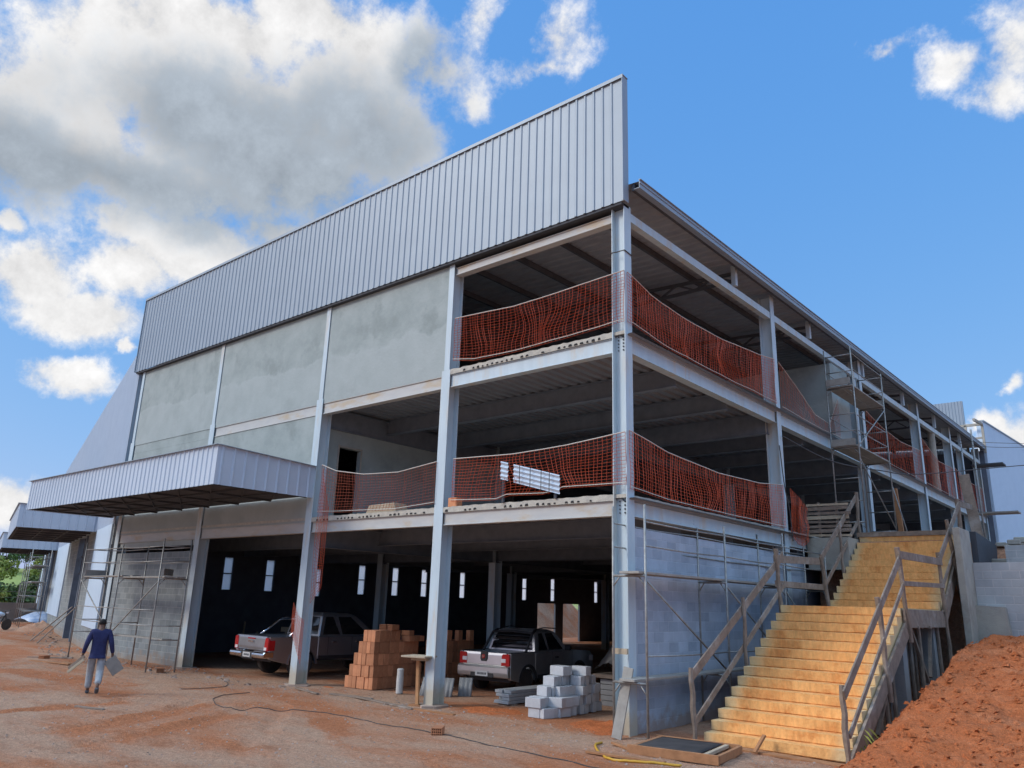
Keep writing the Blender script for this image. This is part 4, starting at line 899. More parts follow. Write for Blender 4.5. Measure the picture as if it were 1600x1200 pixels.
# pallet barrier at the head of the left side
pb = thing('timber_barrier', 'stacked slatted timber barrier beside the loose orange net above the concrete kerb', 'barrier', (0, 9.66, 4.30))
for k in range(8):
    z = .06 + k * .125; MB().bar((-.02 + random.uniform(0, .05), random.uniform(-.02, .02), z + random.uniform(-.015, .015)), (1.22 + random.uniform(-.06, .05), random.uniform(-.02, .03), z + random.uniform(-.02, .02)), .03, random.choice((.06, .075, .10)), (0, 0, 1)).build('slat', random.choice(('wood', 'wood_pale', 'wood')), pb)
for x in (.35, .85): MB().bar((x, .04, 0), (x, .04, 1.0), .06, .05, (0, 1, 0)).build('upright', 'wood', pb)

# ------------------------------------------------------------------ brick piles
def brick_mesh():
    mb = MB().box(-.07, .07, -.095, .095, 0, .288)
    o = mb.build('hollow_brick', 'brick', bevel=.006); return o.data, o
bm_data, b0 = brick_mesh()
def holed():
    mb = MB(); W, H, D = .19, .14, .29
    nx, nz = 5, 3; t = .012
    for i in range(nx + 1): mb.box(-W / 2 + i * (W - t) / nx, -W / 2 + i * (W - t) / nx + t, -D / 2, D / 2, 0, H)
    for j in range(nz + 1): mb.box(-W / 2, W / 2, -D / 2 + .001, D / 2 - .001, j * (H - t) / nz + .0005, j * (H - t) / nz + t)
    mb.box(-W / 2 + t, W / 2 - t, -.02, .02, t, H - t)
    o = mb.build('hollow_brick', 'brick'); return o
hb0 = holed()
used_b = [False]; used_h = [False]
def put_brick(x, y, z, rz, label, group, kind='b', tilt=(0, 0)):
    u, src = (used_b, b0) if kind == 'b' else (used_h, hb0)
    o = src if not u[0] else src.copy()
    if u[0]: COL.objects.link(o)
    u[0] = True
    o.location = (x, y, z); o.rotation_euler = (tilt[0], tilt[1], rz); tag(o, label, 'brick', group); return o
def brick_pile(ox, oy, rz, layers, label, group):
    """layers: list of (first column, columns, rows); only bricks that show are set"""
    c, s = math.cos(rz), math.sin(rz)
    for k, (i0, i1, nr) in enumerate(layers):
        for i in range(i0, i1):
            for j in range(nr):
                nxt = layers[k + 1] if k + 1 < len(layers) else (0, 0, 0)
                covered = nxt[0] <= i < nxt[1] and j < nxt[2]
                if covered and j > 0 and i < i1 - 1: continue
                lx = -(i1 - i0) * 0 + (i - 7) * .143 + random.uniform(-.004, .004); ly = j * .193 + .1 + random.uniform(-.012, .012) * (1 if j else 1.4)
                put_brick(ox + lx * c - ly * s, oy + lx * s + ly * c, height(ox, oy) * 0 + .01 + k * .292, rz + random.uniform(-.05, .05), label, group)
LB = 'upright orange hollow clay brick in the stepped pile behind the timber stand'
brick_pile(-8.22, .95, R(6), [(0, 7, 10), (1, 7, 10), (2, 7, 9), (3, 7, 9), (4, 7, 5)], LB, 'orange bricks stacked in the stepped pile')
zt = .01 + 5 * .292
for x, y, z, rz, t_ in ((-8.42, 1.65, zt, R(8), (0, 0)), (-8.62, 1.55, zt, R(20), (0, 0))):
    put_brick(x, y, z, rz, 'orange hollow brick lying with its holes showing on the stepped pile', 'orange bricks lying holes outwards on the stepped pile', 'h')
for (x, y, z) in ((-8.40, 2.2, zt - .292), (-8.42, 2.42, zt - .292), (-8.42, 2.2, zt - .15), (-8.45, 2.62, zt - .292)):
    put_brick(x, y, z, R(80) + random.uniform(-.1, .1), LB, 'orange bricks stacked in the stepped pile', 'b', (R(90), 0)) if False else put_brick(x, y, z, R(95), 'orange hollow brick lying with its holes showing on the stepped pile', 'orange bricks lying holes outwards on the stepped pile', 'h')
LB2 = 'dusky orange hollow brick in the square pile beside the small silver pickup'
brick_pile(-8.05, 3.35, R(5), [(2, 7, 7), (2, 7, 7), (2, 7, 7), (2, 7, 7)], LB2, 'orange bricks stacked in the square pile')
for x, y in ((-8.6, 3.5), (-8.25, 3.6), (-8.12, 3.9), (-8.1, 4.35)): put_brick(x, y, .01 + 4 * .292, R(5), LB2, 'orange bricks stacked in the square pile')
put_brick(-8.55, 3.5, .01 + 5 * .292, R(5), 'orange brick with open holes topmost on the square pile', None, 'h')
put_brick(-2.42, -2.46, height(-2.42, -2.46) - .005, R(35), 'single orange hollow brick lying alone on the earth in the foreground', None, 'h')
put_brick(-15.5, -1.06, height(-15.5, -1.06) - .01, R(60), 'orange hollow brick lying by the scaffold foot against the grey block wall', None, 'h')
put_brick(-21.2, -2.2, .0, R(30), 'orange brick on the ground left of the walking man by the scaffold', None, 'h')
put_brick(-7.4, 4.1, 0.01, R(80), 'loose orange brick on the ground left of the small pickup', 'loose bricks beside the small pickup', 'h'); put_brick(-7.6, 4.5, 0.01, R(60), 'loose orange brick on the ground left of the small pickup', 'loose bricks beside the small pickup', 'h')
# ------------------------------------------------------------------ pale concrete blocks
cb0 = MB().box(-.145, .145, -.07, .07, 0, .19).build('concrete_block', 'cblock', bevel=.006)
cb1 = MB().box(-.195, .195, -.095, .095, 0, .19).build('concrete_block', 'cblock', bevel=.006)
cu = [0, 0]
def cblock(x, y, z, rz, long=False):
    src = (cb0, cb1)[long]
    o = src if not cu[long] else src.copy()
    if cu[long]: COL.objects.link(o)
    cu[long] = 1; o.location = (x, y, z); o.rotation_euler = (0, 0, rz)
    tag(o, 'pale grey concrete block in the jumbled stack beside the small silver pickup', 'block', 'pale concrete blocks in the jumbled stack')
BL = [(-2.55, .52, 2, 0), (-2.32, .66, 1, 80), (-2.62, .78, 2, 4), (-2.30, .9, 1, 85), (-2.62, 1.02, 3, -3), (-2.34, 1.06, 2, 8), (-2.26, 1.24, 2, 80), (-2.64, 1.24, 4, 2), (-2.38, 1.42, 3, 84), (-2.66, 1.48, 4, 5), (-2.30, 1.62, 2, 70), (-2.66, 1.70, 5, -2), (-2.40, 1.84, 3, 88), (-2.68, 1.92, 5, 3), (-2.36, 2.06, 4, 0), (-2.68, 2.16, 4, -4), (-2.38, 2.28, 5, 4), (-2.40, 2.5, 4, 86), (-2.7, 2.42, 4, 3), (-2.42, 2.72, 4, 2), (-2.42, 2.95, 3, 84)]
for x, y, n, a in BL:
    for k in range(n): cblock(x - .03 + random.uniform(-.02, .02), .52 + (y - .52) * .78 + random.uniform(-.02, .02), .01 + k * .193, R(a + random.uniform(-4, 4)), (k + n) % 3 == 0)
# precast planks
pl = None
for k in range(4):
    for j in range(2):
        o = MB().box(-.11, .11, -1.55 + random.uniform(-.06, .06), 1.5 + random.uniform(-.1, .1), 0, .068).build('precast_plank', 'precast', bevel=.006) if pl is None or k % 2 else pl.copy()
        if pl is None: pl = o
        elif o.name not in COL.objects: COL.objects.link(o)
        o.location = (-4.55 + j * .235, 3.15 + random.uniform(-.1, .1), .03 + k * .074); o.rotation_euler = (0, 0, R(1.5) + random.uniform(-.01, .01))
        tag(o, 'long grey precast plank in the low stack left of the pale blocks', 'plank', 'grey precast planks stacked on the earth')
bt = MB().box(-4.75, -4.1, 1.66, 1.78, -.01, .03).build('timber_bearer', 'wood'); tag(bt, 'short timber bearer under the end of the grey precast planks', 'timber')
# sheeted heap at the inner side of the corner column
bs = thing('sheeted_block_stack', 'dark block stack half covered in black plastic beside the corner column', 'stack', (-2.75, 3.75, 0))
for k in range(5):
    for j in range(2): MB().box(-.2 + j * .42, .2 + j * .42, -.3, .3, k * .12, k * .12 + .11).build('block', 'conc_grey', bs, bevel=.008)
MB().box(-.35, .75, -.4, .4, .62, .70).build('pallet', 'wood', bs)
pc = MB(); rows = []
for i in range(13):
    rows.append([(lerp(-.3, .7, j / 12), lerp(-.42, .35, i / 12), .72 + .75 * math.sin(math.pi * min(.999, (j + 1) / 15)) * math.sin(math.pi * (i + 2) / 17) + .12 * noise.noise(Vector((i * .6, j * .6, 3)))) for j in range(13)])
pc.grid(rows).build('plastic_cover', 'sheet_black', bs, smooth=True)
# mortar stand, bag and leaning sheets
ts = thing('timber_stand', 'timber stand with a square board top in front of the brick pile', 'stand', (-5.45, -.12, 0), R(15))
MB().bar((0, 0, -.02), (-.04, 0, 1.02), .07, .06, (0, 1, 0)).build('post', 'stand', ts); MB().box(-.33, .30, -.28, .28, 1.02, 1.06).build('board_top', 'wood_pale', ts, bevel=.005); MB().box(-.2, .2, -.05, .05, .95, 1.018).build('bracket', 'wood_pale', ts); MB().box(-.16, .12, -.1, .1, -.02, .03).build('foot', 'wood_red', ts)
ct = MB().lathe([(.07, 0), (.088, .02), (.09, .3), (.082, .5), (.086, .58), (.06, .60)], 14); co = ct.build('cement_tube', 'white_plastic', smooth=False); co.location = (-7.35, 1.05, 0); tag(co, 'whitish cylinder standing under the timber stand by the bricks', 'cylinder')
for i, (x, y, a) in enumerate(((-6.75, 1.5, 20), (-6.35, 1.75, 28), (-6.15, 2.2, 35))):
    o = MB().grid([[(lerp(-.17, .17, j / 10), .02 * math.sin(j * 1.9) - .22 * k, .42 * (1 - k)) for j in range(11)] for k in (0, 1)]).build('roof_tile', 'conc_grey', smooth=True)
    sd = o.modifiers.new('thickness', 'SOLIDIFY'); sd.thickness = .012
    o.location = (x, y, 0); o.rotation_euler = (0, 0, R(a)); tag(o, 'grey fibre cement sheet leaning at the foot of the second front column', 'roof sheet', 'grey sheets leaning behind the front column')

# ------------------------------------------------------------------ vehicles
def tf(loc, h): return Matrix.Translation(Vector(loc)) @ Matrix.Rotation(h + math.pi / 2, 4, 'Z')
def wheel(root, x, y, r, wd):
    wh = MB().lathe([(r * .62, -wd / 2), (r * .9, -wd / 2), (r, -wd * .36), (r, wd * .36), (r * .9, wd / 2), (r * .62, wd / 2)], 26, (0, 0, 0), 'y').build('wheel', 'tyre', root, smooth=False)
    wh.location = (x, y, r - .01)
    rm_ = MB().lathe([(r * .12, -wd * .40), (r * .55, -wd * .30), (r * .615, -wd * .47), (r * .615, wd * .47), (r * .55, wd * .30), (r * .12, wd * .40)], 20, (0, 0, 0), 'y'); 
    rm_.build('rim', 'rim', wh)
def arch(cx, cz, r, n=10, a0=180, a1=0): return [(cx + r * math.cos(R(lerp(a0, a1, i / n))), cz + r * math.sin(R(lerp(a0, a1, i / n)))) for i in range(n + 1)]
def pickup(name, label, loc, h, p):
    root = thing(name, label, 'pickup', loc, h + math.pi / 2)
    W, wb, ro, fo, r = p['W'], p['wb'], p['ro'], p['fo'], p['r']; sill, belt, hood, roof = p['sill'], p['belt'], p['hood'], p['roof']
    xb = p['xb']                       # bed front wall
    ws = p['ws']; fn = lambda u, v, w_: (u, w_, v)
    ra = r + .08; hw = W / 2
    side = [(-ro + .03, sill + .12), (-ro + .06, sill + .02)] + arch(0, r - .02, ra) + [(xb + .02, sill)] + [(xb + .4, sill)] + arch(wb, r - .02, ra) + [(wb + fo - .12, sill), (wb + fo, sill + .12), (wb + fo - .02, hood - .18), (wb + fo - .16, hood - .04), (ws, hood + .03), (ws - .1, belt), (xb, belt), (xb - .02, belt), (-ro + .03, belt)]
    side = [q for i, q in enumerate(side) if i == 0 or q != side[i - 1]]
    body = MB()
    t = .10
    bedx = [q for q in side if q[0] <= xb]; 
    rear = [(-ro + .03, belt), (-ro + .03, sill + .12), (-ro + .06, sill + .02)] + arch(0, r - .02, ra) + [(xb, sill), (xb, belt)]
    for s_ in (-1, 1): body.prism(rear, s_ * hw, s_ * (hw - t), fn)
    frontp = [(xb, sill)] + arch(wb, r - .02, ra) + [(wb + fo - .12, sill), (wb + fo, sill + .12), (wb + fo - .02, hood - .18), (wb + fo - .16, hood - .04), (ws, hood + .03), (ws - .1, belt), (xb, belt)]
    body.prism(frontp, -hw, hw, fn)
    body.box(-ro + .06, xb, -hw + t, hw - t, sill + .22, sill + .26).box(xb - .05, xb, -hw + t, hw - t, sill + .26, belt - .02)
    bo = body.build('body', p['paint'], root, bevel=.022)
    # underside and inner arches
    MB().box(-ro + .2, wb + fo - .2, -hw + .12, hw - .12, sill - .06, sill + .15).build('chassis', 'plastic', root)
    for x in (0, wb):
        for s_ in (-1, 1): wheel(root, x, s_ * (hw - .13), r, .24 if r > .35 else .19)
    # cab
    cx0, cx1 = xb + .03, ws + .02; tx0, tx1 = xb + p['rk'], ws - p['wk']; bw, tw_ = hw - .035, hw - .20
    lv = [(0, cx0, cx1, bw), (.5, lerp(cx0, tx0, .45), lerp(cx1, tx1, .5), lerp(bw, tw_, .42)), (.88, lerp(cx0, tx0, .9), lerp(cx1, tx1, .9), lerp(bw, tw_, .86)), (1, tx0 + .12, tx1 - .14, tw_ - .10)]
    cab = MB(); rings = []
    for f_, a, b, hw_ in lv:
        z = lerp(belt - .01, roof, f_); rings.append([(a, -hw_, z), (b, -hw_ * .97, z), (b, hw_ * .97, z), (a, hw_, z)])
    vs = [q for rg in rings for q in rg]; fs = [(0, 1, 2, 3), (12, 13, 14, 15)]
    for i in range(3):
        for j in range(4): fs.append((i * 4 + j, i * 4 + (j + 1) % 4, (i + 1) * 4 + (j + 1) % 4, (i + 1) * 4 + j))
    cab.add(vs, fs); cab.build('cab', p['paint'], root, bevel=.02)
    def side_pt(fx, f_, s_):
        i = 0 if f_ < .5 else 1
        f0, a0, b0, w0 = lv[i]; f1, a1, b1, w1 = lv[i + 1]; k = (f_ - f0) / (f1 - f0)
        a, b, hw_ = lerp(a0, a1, k), lerp(b0, b1, k), lerp(w0, w1, k)
        return Vector((lerp(a, b, fx), s_ * (hw_ * lerp(1, .97, fx) + .006), lerp(belt - .01, roof, f_)))
    for s_ in (-1, 1):
        for a, b in p['win']:
            q = [side_pt(a, .09, s_), side_pt(b, .09, s_), side_pt(b - .03, .5, s_), side_pt(b - .05, .84, s_), side_pt(a + .05, .84, s_), side_pt(a + .02, .5, s_)]
            mb = MB(); mb.add(q + [v - Vector((0, s_ * .02, 0)) for v in q], [tuple(range(6)), tuple(range(6, 12))[::-1]] + [(i, (i + 1) % 6, 6 + (i + 1) % 6, 6 + i) for i in range(6)]); mb.build('side_window', 'glass', root)
        for a in p['hand']:
            MB().box(a, a + .16, s_ * hw, s_ * (hw + .035), belt - .17, belt - .14).build('door_handle', p.get('handmat', 'chrome'), root, bevel=.005)
        MB().box(ws - .38, ws - .28, s_ * (hw + .02), s_ * (hw + .20), belt + .02, belt + .16).build('mirror', p.get('mirmat', 'plastic'), root, bevel=.02)
        # door shut lines
        dl = MB()
        for x in p['doors']: dl.box(x, x + .008, s_ * (hw - .001), s_ * (hw + .003), sill + .1, belt - .01)
        dl.build('door_gap', 'plastic', root)
        MB().box(-.0 + r + .16, wb - r - .16, s_ * (hw - .01), s_ * (hw + .02), sill - .02, sill + .09).build('sill_trim', 'plastic', root)
        n = 14
        for cxx in (0, wb):
            fl = MB(); pts = arch(cxx, r - .02, ra + .01, n)
            for i in range(n): fl.bar((pts[i][0], s_ * (hw + .005), pts[i][1]), (pts[i + 1][0], s_ * (hw + .005), pts[i + 1][1]), .03, p['flare'], (0, 0, 1))
            fl.build('wheel_arch_trim', p['flaremat'], root)
        hl = MB().box(wb + fo - .22, wb + fo + .0, s_ * (hw - .34), s_ * (hw + .004), hood - .32, hood - .16); hl.build('headlight', 'lamp_clear', root)
    # glass front and rear
    def face(fx, inset, z0, z1, off):
        pts = []
        for f_, e in ((z0, -1), (z0, 1), (.5, 1), (z1, 1), (z1, -1), (.5, -1)):
            q = side_pt(fx, f_, 1); pts.append(Vector((q.x + off, e * (abs(q.y) - inset), q.z)))
        return pts
    q = face(0, .10, .1, .84, -.008); MB().add(q + [v + Vector((.02, 0, 0)) for v in q], [tuple(range(6)), tuple(range(6, 12))] + [(i, (i + 1) % 6, 6 + (i + 1) % 6, 6 + i) for i in range(6)]).build('rear_window', 'glass', root)
    q = face(1, .08, .06, .84, .008); MB().add(q + [v - Vector((.02, 0, 0)) for v in q], [tuple(range(6)), tuple(range(6, 12))] + [(i, (i + 1) % 6, 6 + (i + 1) % 6, 6 + i) for i in range(6)]).build('windscreen', 'glass', root)
    # tailgate
    tg = MB().prism([(-ro, sill + p['tgz']), (-ro - .012, belt - .30), (-ro + .0, belt - .06), (-ro + .015, belt + .005), (-ro + .07, belt + .005), (-ro + .07, sill + p['tgz'])], -hw + .14, hw - .14, fn).build('tailgate', p['paint'], root, bevel=.008)
    p['tail'](root, tg)
    return root
def strada_tail(root, tg):
    W, ro = .82, .85
    for s_ in (-1, 1):
        l = MB().prism([(.545, .69), (.81, .69), (.815, .90), (.80, .985), (.60, .985), (.56, .94)], -ro - .015, -ro + .10, lambda u, v, w_: (w_, s_ * u, v)).build('tail_light', 'lamp_red', root, bevel=.012)
        MB().box(-ro - .022, -ro, s_ * .63 - .07, s_ * .63 + .08, .77, .87).build('reversing_lamp', 'lamp_clear', l, bevel=.01)
        MB().box(-ro - .075, -ro - .02, s_ * .62 - .06, s_ * .62 + .06, .58, .61).build('reflector', 'lamp_red', root)
    bp = MB().prism([(-ro - .07, .40), (-ro - .09, .50), (-ro - .085, .655), (-ro + .02, .685), (-ro + .12, .68), (-ro + .12, .38)], -.82, .82, lambda u, v, w_: (u, w_, v)).build('rear_bumper', 'paint_silver', root, bevel=.02)
    MB().box(-ro - .10, -ro - .02, -.36, .36, .40, .50).build('bumper_step', 'plastic', bp)
    pl_ = MB().box(-ro - .112, -ro - .10, -.20, .20, .42, .545).build('licence_plate', 'plate', root); 
    ch = MB()
    for k in range(7): ch.box(-ro - .115, -ro - .112, -.15 + k * .043, -.122 + k * .043, .455, .51)
    ch.build('plate_marks', 'dark', pl_)
    em = MB().prism([(-.115, .84), (-.085, .78), (.085, .78), (.115, .84), (.105, .99), (.085, 1.03), (-.085, 1.03), (-.105, .99)], -ro - .03, -ro - .008, lambda u, v, w_: (w_, u, v)).build('tailgate_latch', 'plastic', tg, bevel=.01)
    e = MB().lathe([(.052, 0), (.052, .012)], 18, (0, 0, 0), 'y').build('emblem', 'lamp_red', tg); e.rotation_euler = (0, 0, R(90)); e.location = (-ro - .03, 0, .90)
    e2 = MB()
    for k in (-1.5, -.5, .5, 1.5): e2.bar((-ro - .044, k * .02 + .012, .872), (-ro - .044, k * .02 - .004, .928), .006, .008, (1, 0, 0))
    e2.build('emblem_bars', 'chrome', tg)
    # sports bar and window guard behind the cab
    sb = MB()
    for s_ in (-1, 1):
        sb.tube([(.06, s_ * .70, 1.0), (.42, s_ * .66, 1.46), (.62, s_ * .62, 1.55)], .035, 8)
    sb.tube([(.42, -.66, 1.48), (.44, 0, 1.515), (.42, .66, 1.48)], .03, 8)
    for z, x in ((1.1, .40), (1.2, .43), (1.3, .46), (1.4, .49)): sb.tube([(x - .03, -.64, z), (x - .03, .64, z)], .011, 6)
    sb.build('roll_bar', 'plastic', root, smooth=True)
    for s_ in (-1, 1): MB().tube([(.62, s_ * .58, 1.56), (1.1, s_ * .585, 1.62), (1.75, s_ * .57, 1.60)], .018, 6).build('roof_rail', 'plastic', root)
    MB().box(-.8, .38, -.80, -.74, 1.005, 1.02).box(-.8, .38, .74, .80, 1.005, 1.02).build('bed_rail_cap', 'plastic', root)
strada = pickup('pickup_truck', 'small silver pickup with a black roll bar parked inside behind the pale block stack', (-6.40, 3.87, 0), .1,
    dict(W=1.66, wb=2.72, ro=.85, fo=.82, r=.305, sill=.34, belt=1.0, hood=1.0, roof=1.575, xb=.36, ws=2.2, rk=.22, wk=.62, win=[(.10, .36), (.40, .84)], hand=[1.35], handmat='plastic', doors=[1.22, 2.3], paint='paint_silver', flare=.07, flaremat='plastic', tgz=.34, tail=strada_tail))
def hilux_tail(root, tg):
    hw, ro = .93, 1.15
    for s_ in (-1, 1):
        l = MB().prism([(.72, .74), (.93, .74), (.935, 1.0), (.92, 1.10), (.76, 1.10), (.73, .95)], -ro - .02, -ro + .22, lambda u, v, w_: (w_, s_ * u, v)).build('tail_light', 'lamp_red', root, bevel=.015)
        MB().box(-ro - .028, -ro, s_ * .80 - .06, s_ * .80 + .07, .76, .84).build('reversing_lamp', 'lamp_clear', l)
        MB().prism([(-ro - .14, .55), (-ro - .16, .66), (-ro - .10, .73), (-ro + .2, .73), (-ro + .2, .55)], s_ * .30, s_ * .94, lambda u, v, w_: (u, w_, v)).build('bumper_corner', 'chrome', root, bevel=.025)
    MB().box(-ro - .12, -ro + .05, -.30, .30, .52, .70).build('bumper_step', 'plastic', root)
    pl_ = MB().box(-ro - .135, -ro - .12, -.20, .20, .55, .68).build('licence_plate', 'plate', root)
    ch = MB()
    for k in range(7): ch.box(-ro - .138, -ro - .135, -.15 + k * .043, -.122 + k * .043, .585, .64)
    ch.build('plate_marks', 'dark', pl_)
    MB().box(-ro - .05, -ro - .005, -.14, .14, .955, 1.0).build('tailgate_handle', 'chrome', tg, bevel=.008)
    MB().box(-ro - .018, -ro - .008, -.2, .2, 1.045, 1.075).build('brake_lamp', 'lamp_red', tg)
    sb = MB()
    for s_ in (-1, 1): sb.tube([(-.42, s_ * .80, 1.13), (-.15, s_ * .78, 1.32), (.15, s_ * .74, 1.56), (.40, s_ * .70, 1.66)], .036, 8)
    sb.tube([(.15, -.74, 1.57), (.17, 0, 1.60), (.15, .74, 1.57)], .036, 8); sb.build('roll_bar', 'chrome', root, smooth=True)
hilux = pickup('pickup_truck', 'large grey double cab pickup with chrome bumper parked inside behind the second column', (-12.95, 1.45, 0), -.04,
    dict(W=1.86, wb=3.08, ro=1.15, fo=.98, r=.385, sill=.50, belt=1.13, hood=1.14, roof=1.80, xb=.50, ws=2.72, rk=.20, wk=.85, win=[(.06, .36), (.40, .86)], hand=[.98, 1.85], doors=[.85, 1.72, 2.75], paint='paint_grey', flare=.05, flaremat='paint_grey', tgz=.24, tail=hilux_tail))
# dark saloon parked nose-in, deep in the shade
dc = thing('parked_car', 'dark hatchback in deep shade behind the pale block stack', 'car', (-4.0, 8.6, 0), R(8) + math.pi / 2)
body = MB().prism([(-.75, .35), (-.8, .7), (-.72, .98), (3.0, 1.0), (3.55, .82), (3.62, .4)][::1], -.85, .85, lambda u, v, w_: (u, w_, v)); body.build('body', 'paint_black', dc, bevel=.05)
gh = MB(); vs = [(-.7, -.78, .97), (2.3, -.78, .98), (2.3, .78, .98), (-.7, .78, .97), (-.45, -.62, 1.45), (1.45, -.62, 1.48), (1.45, .62, 1.48), (-.45, .62, 1.45)]
gh.add(vs, [(0, 1, 2, 3), (4, 5, 6, 7), (0, 1, 5, 4), (1, 2, 6, 5), (2, 3, 7, 6), (3, 0, 4, 7)]); gh.build('cabin', 'glass', dc, bevel=.06)
for x in (0, 2.55):
    for s_ in (-1, 1): wheel(dc, x, s_ * .74, .31, .19)
for s_ in (-1, 1): MB().box(-.82, -.7, s_ * .62 - .14, s_ * .62 + .14, .72, .9).build('tail_light', 'lamp_red', dc, bevel=.02)
# motorcycle at the far left
mc = thing('motorcycle', 'white and black motorcycle parked beside the red earth heap at the far left', 'motorcycle', (-41.9, 2.7, 0), R(115))
for x in (-.62, .66):
    wh = MB().lathe([(.22, -.05), (.29, -.05), (.31, 0), (.29, .05), (.22, .05)], 20, (0, 0, 0), 'y').build('wheel', 'tyre', mc); wh.location = (x, 0, .3)
MB().tube([(-.62, 0, .3), (-.1, 0, .42), (.25, 0, .45), (.5, 0, .85)], .05, 7).tube([(.66, 0, .3), (.45, 0, 1.0)], .03, 6).tube([(-.62, 0, .3), (-.35, 0, .72)], .03, 6).build('frame', 'plastic', mc)
MB().tube([(-.05, 0, .78), (.15, 0, .84), (.38, 0, .82)], [.08, .14, .08], 10).build('fuel_tank', 'clad_white', mc, smooth=True)
MB().tube([(-.75, 0, .80), (-.4, 0, .76), (-.05, 0, .76)], [.05, .10, .08], 8).build('seat', 'plastic', mc, smooth=True)
MB().tube([(.40, -.36, 1.06), (.46, 0, 1.0), (.40, .36, 1.06)], .02, 6).build('handlebar', 'plastic', mc)
MB().lathe([(.03, 0), (.09, .03), (.09, .1)], 12, (.55, 0, .86), 'z').build('headlight', 'lamp_clear', mc); MB().box(-.15, .2, -.12, .12, .3, .6).build('engine', 'rim', mc, bevel=.03)
MB().tube([(-.9, 0, .62), (-.62, 0, .66), (-.3, 0, .6)], [.03, .06, .03], 7).build('mudguard', 'clad_white', mc)

# ------------------------------------------------------------------ person
def skin(name, pts, edges, rad, m, parent, lv=2, root=0):
    me = bpy.data.meshes.new(name); me.from_pydata(pts, edges, []); o = bpy.data.objects.new(name, me); COL.objects.link(o); o.parent = parent
    me.materials.append(MT[m]); sk = o.modifiers.new('skin', 'SKIN'); sk.use_smooth_shade = True
    for i, r_ in enumerate(rad): me.skin_vertices[0].data[i].radius = (r_, r_) if not isinstance(r_, tuple) else r_; me.skin_vertices[0].data[i].use_root = (i == root)
    sb_ = o.modifiers.new('subd', 'SUBSURF'); sb_.levels = lv; sb_.render_levels = lv
    return o
man = thing('person', 'person in a navy sweater and grey trousers walking away carrying boards', 'person', (-11.2, -4.77, height(-11.2, -4.77) + .005), R(66))
P = [(0, 0, .92), (0, .015, 1.08), (0, .03, 1.26), (0, .02, 1.40), (0, .04, 1.49), (0, .065, 1.545), (0, .06, 1.615),
     (-.17, .01, 1.355), (-.25, -.03, 1.09), (-.30, .05, .86), (.17, .01, 1.355), (.25, -.05, 1.10), (.31, .02, .86),
     (-.09, 0, .86), (-.095, .19, .48), (-.095, .20, .09), (.09, 0, .86), (.095, -.03, .46), (.10, -.36, .23),
     (-.095, .31, .045), (.10, -.31, .085)]
E_ = [(0, 1), (1, 2), (2, 3), (3, 4), (4, 5), (5, 6), (2, 7), (7, 8), (8, 9), (2, 10), (10, 11), (11, 12), (0, 13), (13, 14), (14, 15), (0, 16), (16, 17), (17, 18), (15, 19), (18, 20)]
rad = [(.15, .10), (.14, .10), (.155, .105), .065, .062, (.078, .095), (.06, .075), .06, .043, .03, .06, .043, .03, .085, .055, .038, .085, .055, .038, .03, .03]
# hands: palm, four fingers of different lengths, thumb
for s_, wi in ((-1, 9), (1, 12)):
    wx_, wy_, wz_ = P[wi]; base = len(P)
    P.append((wx_ + s_ * .005, wy_ + .012, wz_ - .06)); rad.append((.022, .036)); E_.append((wi, base))
    for k, (dy, ln) in enumerate(((.034, .062), (.012, .072), (-.010, .066), (-.030, .052))):
        b = len(P); P.append((wx_ + s_ * .004, wy_ + .012 + dy, wz_ - .06 - ln * .55)); rad.append(.0095); E_.append((base, b))
        P.append((wx_ - s_ * .018, wy_ + .012 + dy * .9, wz_ - .06 - ln)); rad.append(.008); E_.append((b, b + 1))
    b = len(P); P.append((wx_ - s_ * .012, wy_ + .05, wz_ - .055)); rad.append(.011); E_.append((base, b)); P.append((wx_ - s_ * .03, wy_ + .062, wz_ - .085)); rad.append(.009); E_.append((b, b + 1))
skin('body', P, E_, rad, 'skin', man)
sw_p = [(0, 0, .93), (0, .015, 1.08), (0, .03, 1.26), (0, .02, 1.41), (-.175, .01, 1.355), (-.255, -.03, 1.09), (-.298, .045, .885), (.175, .01, 1.355), (.255, -.05, 1.10), (.308, .01, .885), (0, 0, .80)]
skin('sweater', sw_p, [(0, 1), (1, 2), (2, 3), (2, 4), (4, 5), (5, 6), (2, 7), (7, 8), (8, 9), (0, 10)], [(.172, .125), (.168, .122), (.185, .130), .07, .075, .058, .044, .075, .058, .044, (.168, .128)], 'navy', man, 2, 0)
tr_p = [(0, 0, .93), (-.095, .01, .84), (-.10, .18, .48), (-.098, .19, .11), (.095, .01, .84), (.10, -.03, .46), (.102, -.345, .25)]
skin('trousers', tr_p, [(0, 1), (1, 2), (2, 3), (0, 4), (4, 5), (5, 6)], [(.13, .10), .098, .085, .074, .098, .085, .074], 'trouser', man, 2, 0)
skin('hair', [(0, .0, 1.50), (0, .03, 1.57), (0, .06, 1.64)], [(0, 1), (1, 2)], [(.07, .05), (.094, .095), (.06, .07)], 'hair', man, 2, 0)
for s_, (a, b) in ((-1, ((-.098, .18, .06), (-.10, .33, .035))), (1, ((.10, -.38, .19), (.10, -.29, .07)))):
    a, b = Vector(a), Vector(b); skin('shoe', [a, a.lerp(b, .5), b], [(0, 1), (1, 2)], [(.05, .052), (.048, .045), (.046, .036)], 'shoe', man, 2, 1)
for s_ in (-1, 1): skin('ear', [(s_ * .078, .05, 1.56), (s_ * .088, .045, 1.535)], [(0, 1)], [.014, .012], 'skin', man, 1, 0)
fc = MB().lathe([(.004, -.012), (.013, -.004), (.016, .012), (.012, .03)], 8, (0, .155, 1.545), 'z'); fc.build('nose', 'skin', man, smooth=True)
MB().box(-.025, .025, .148, .152, 1.503, 1.511).build('mouth', 'skin', man)
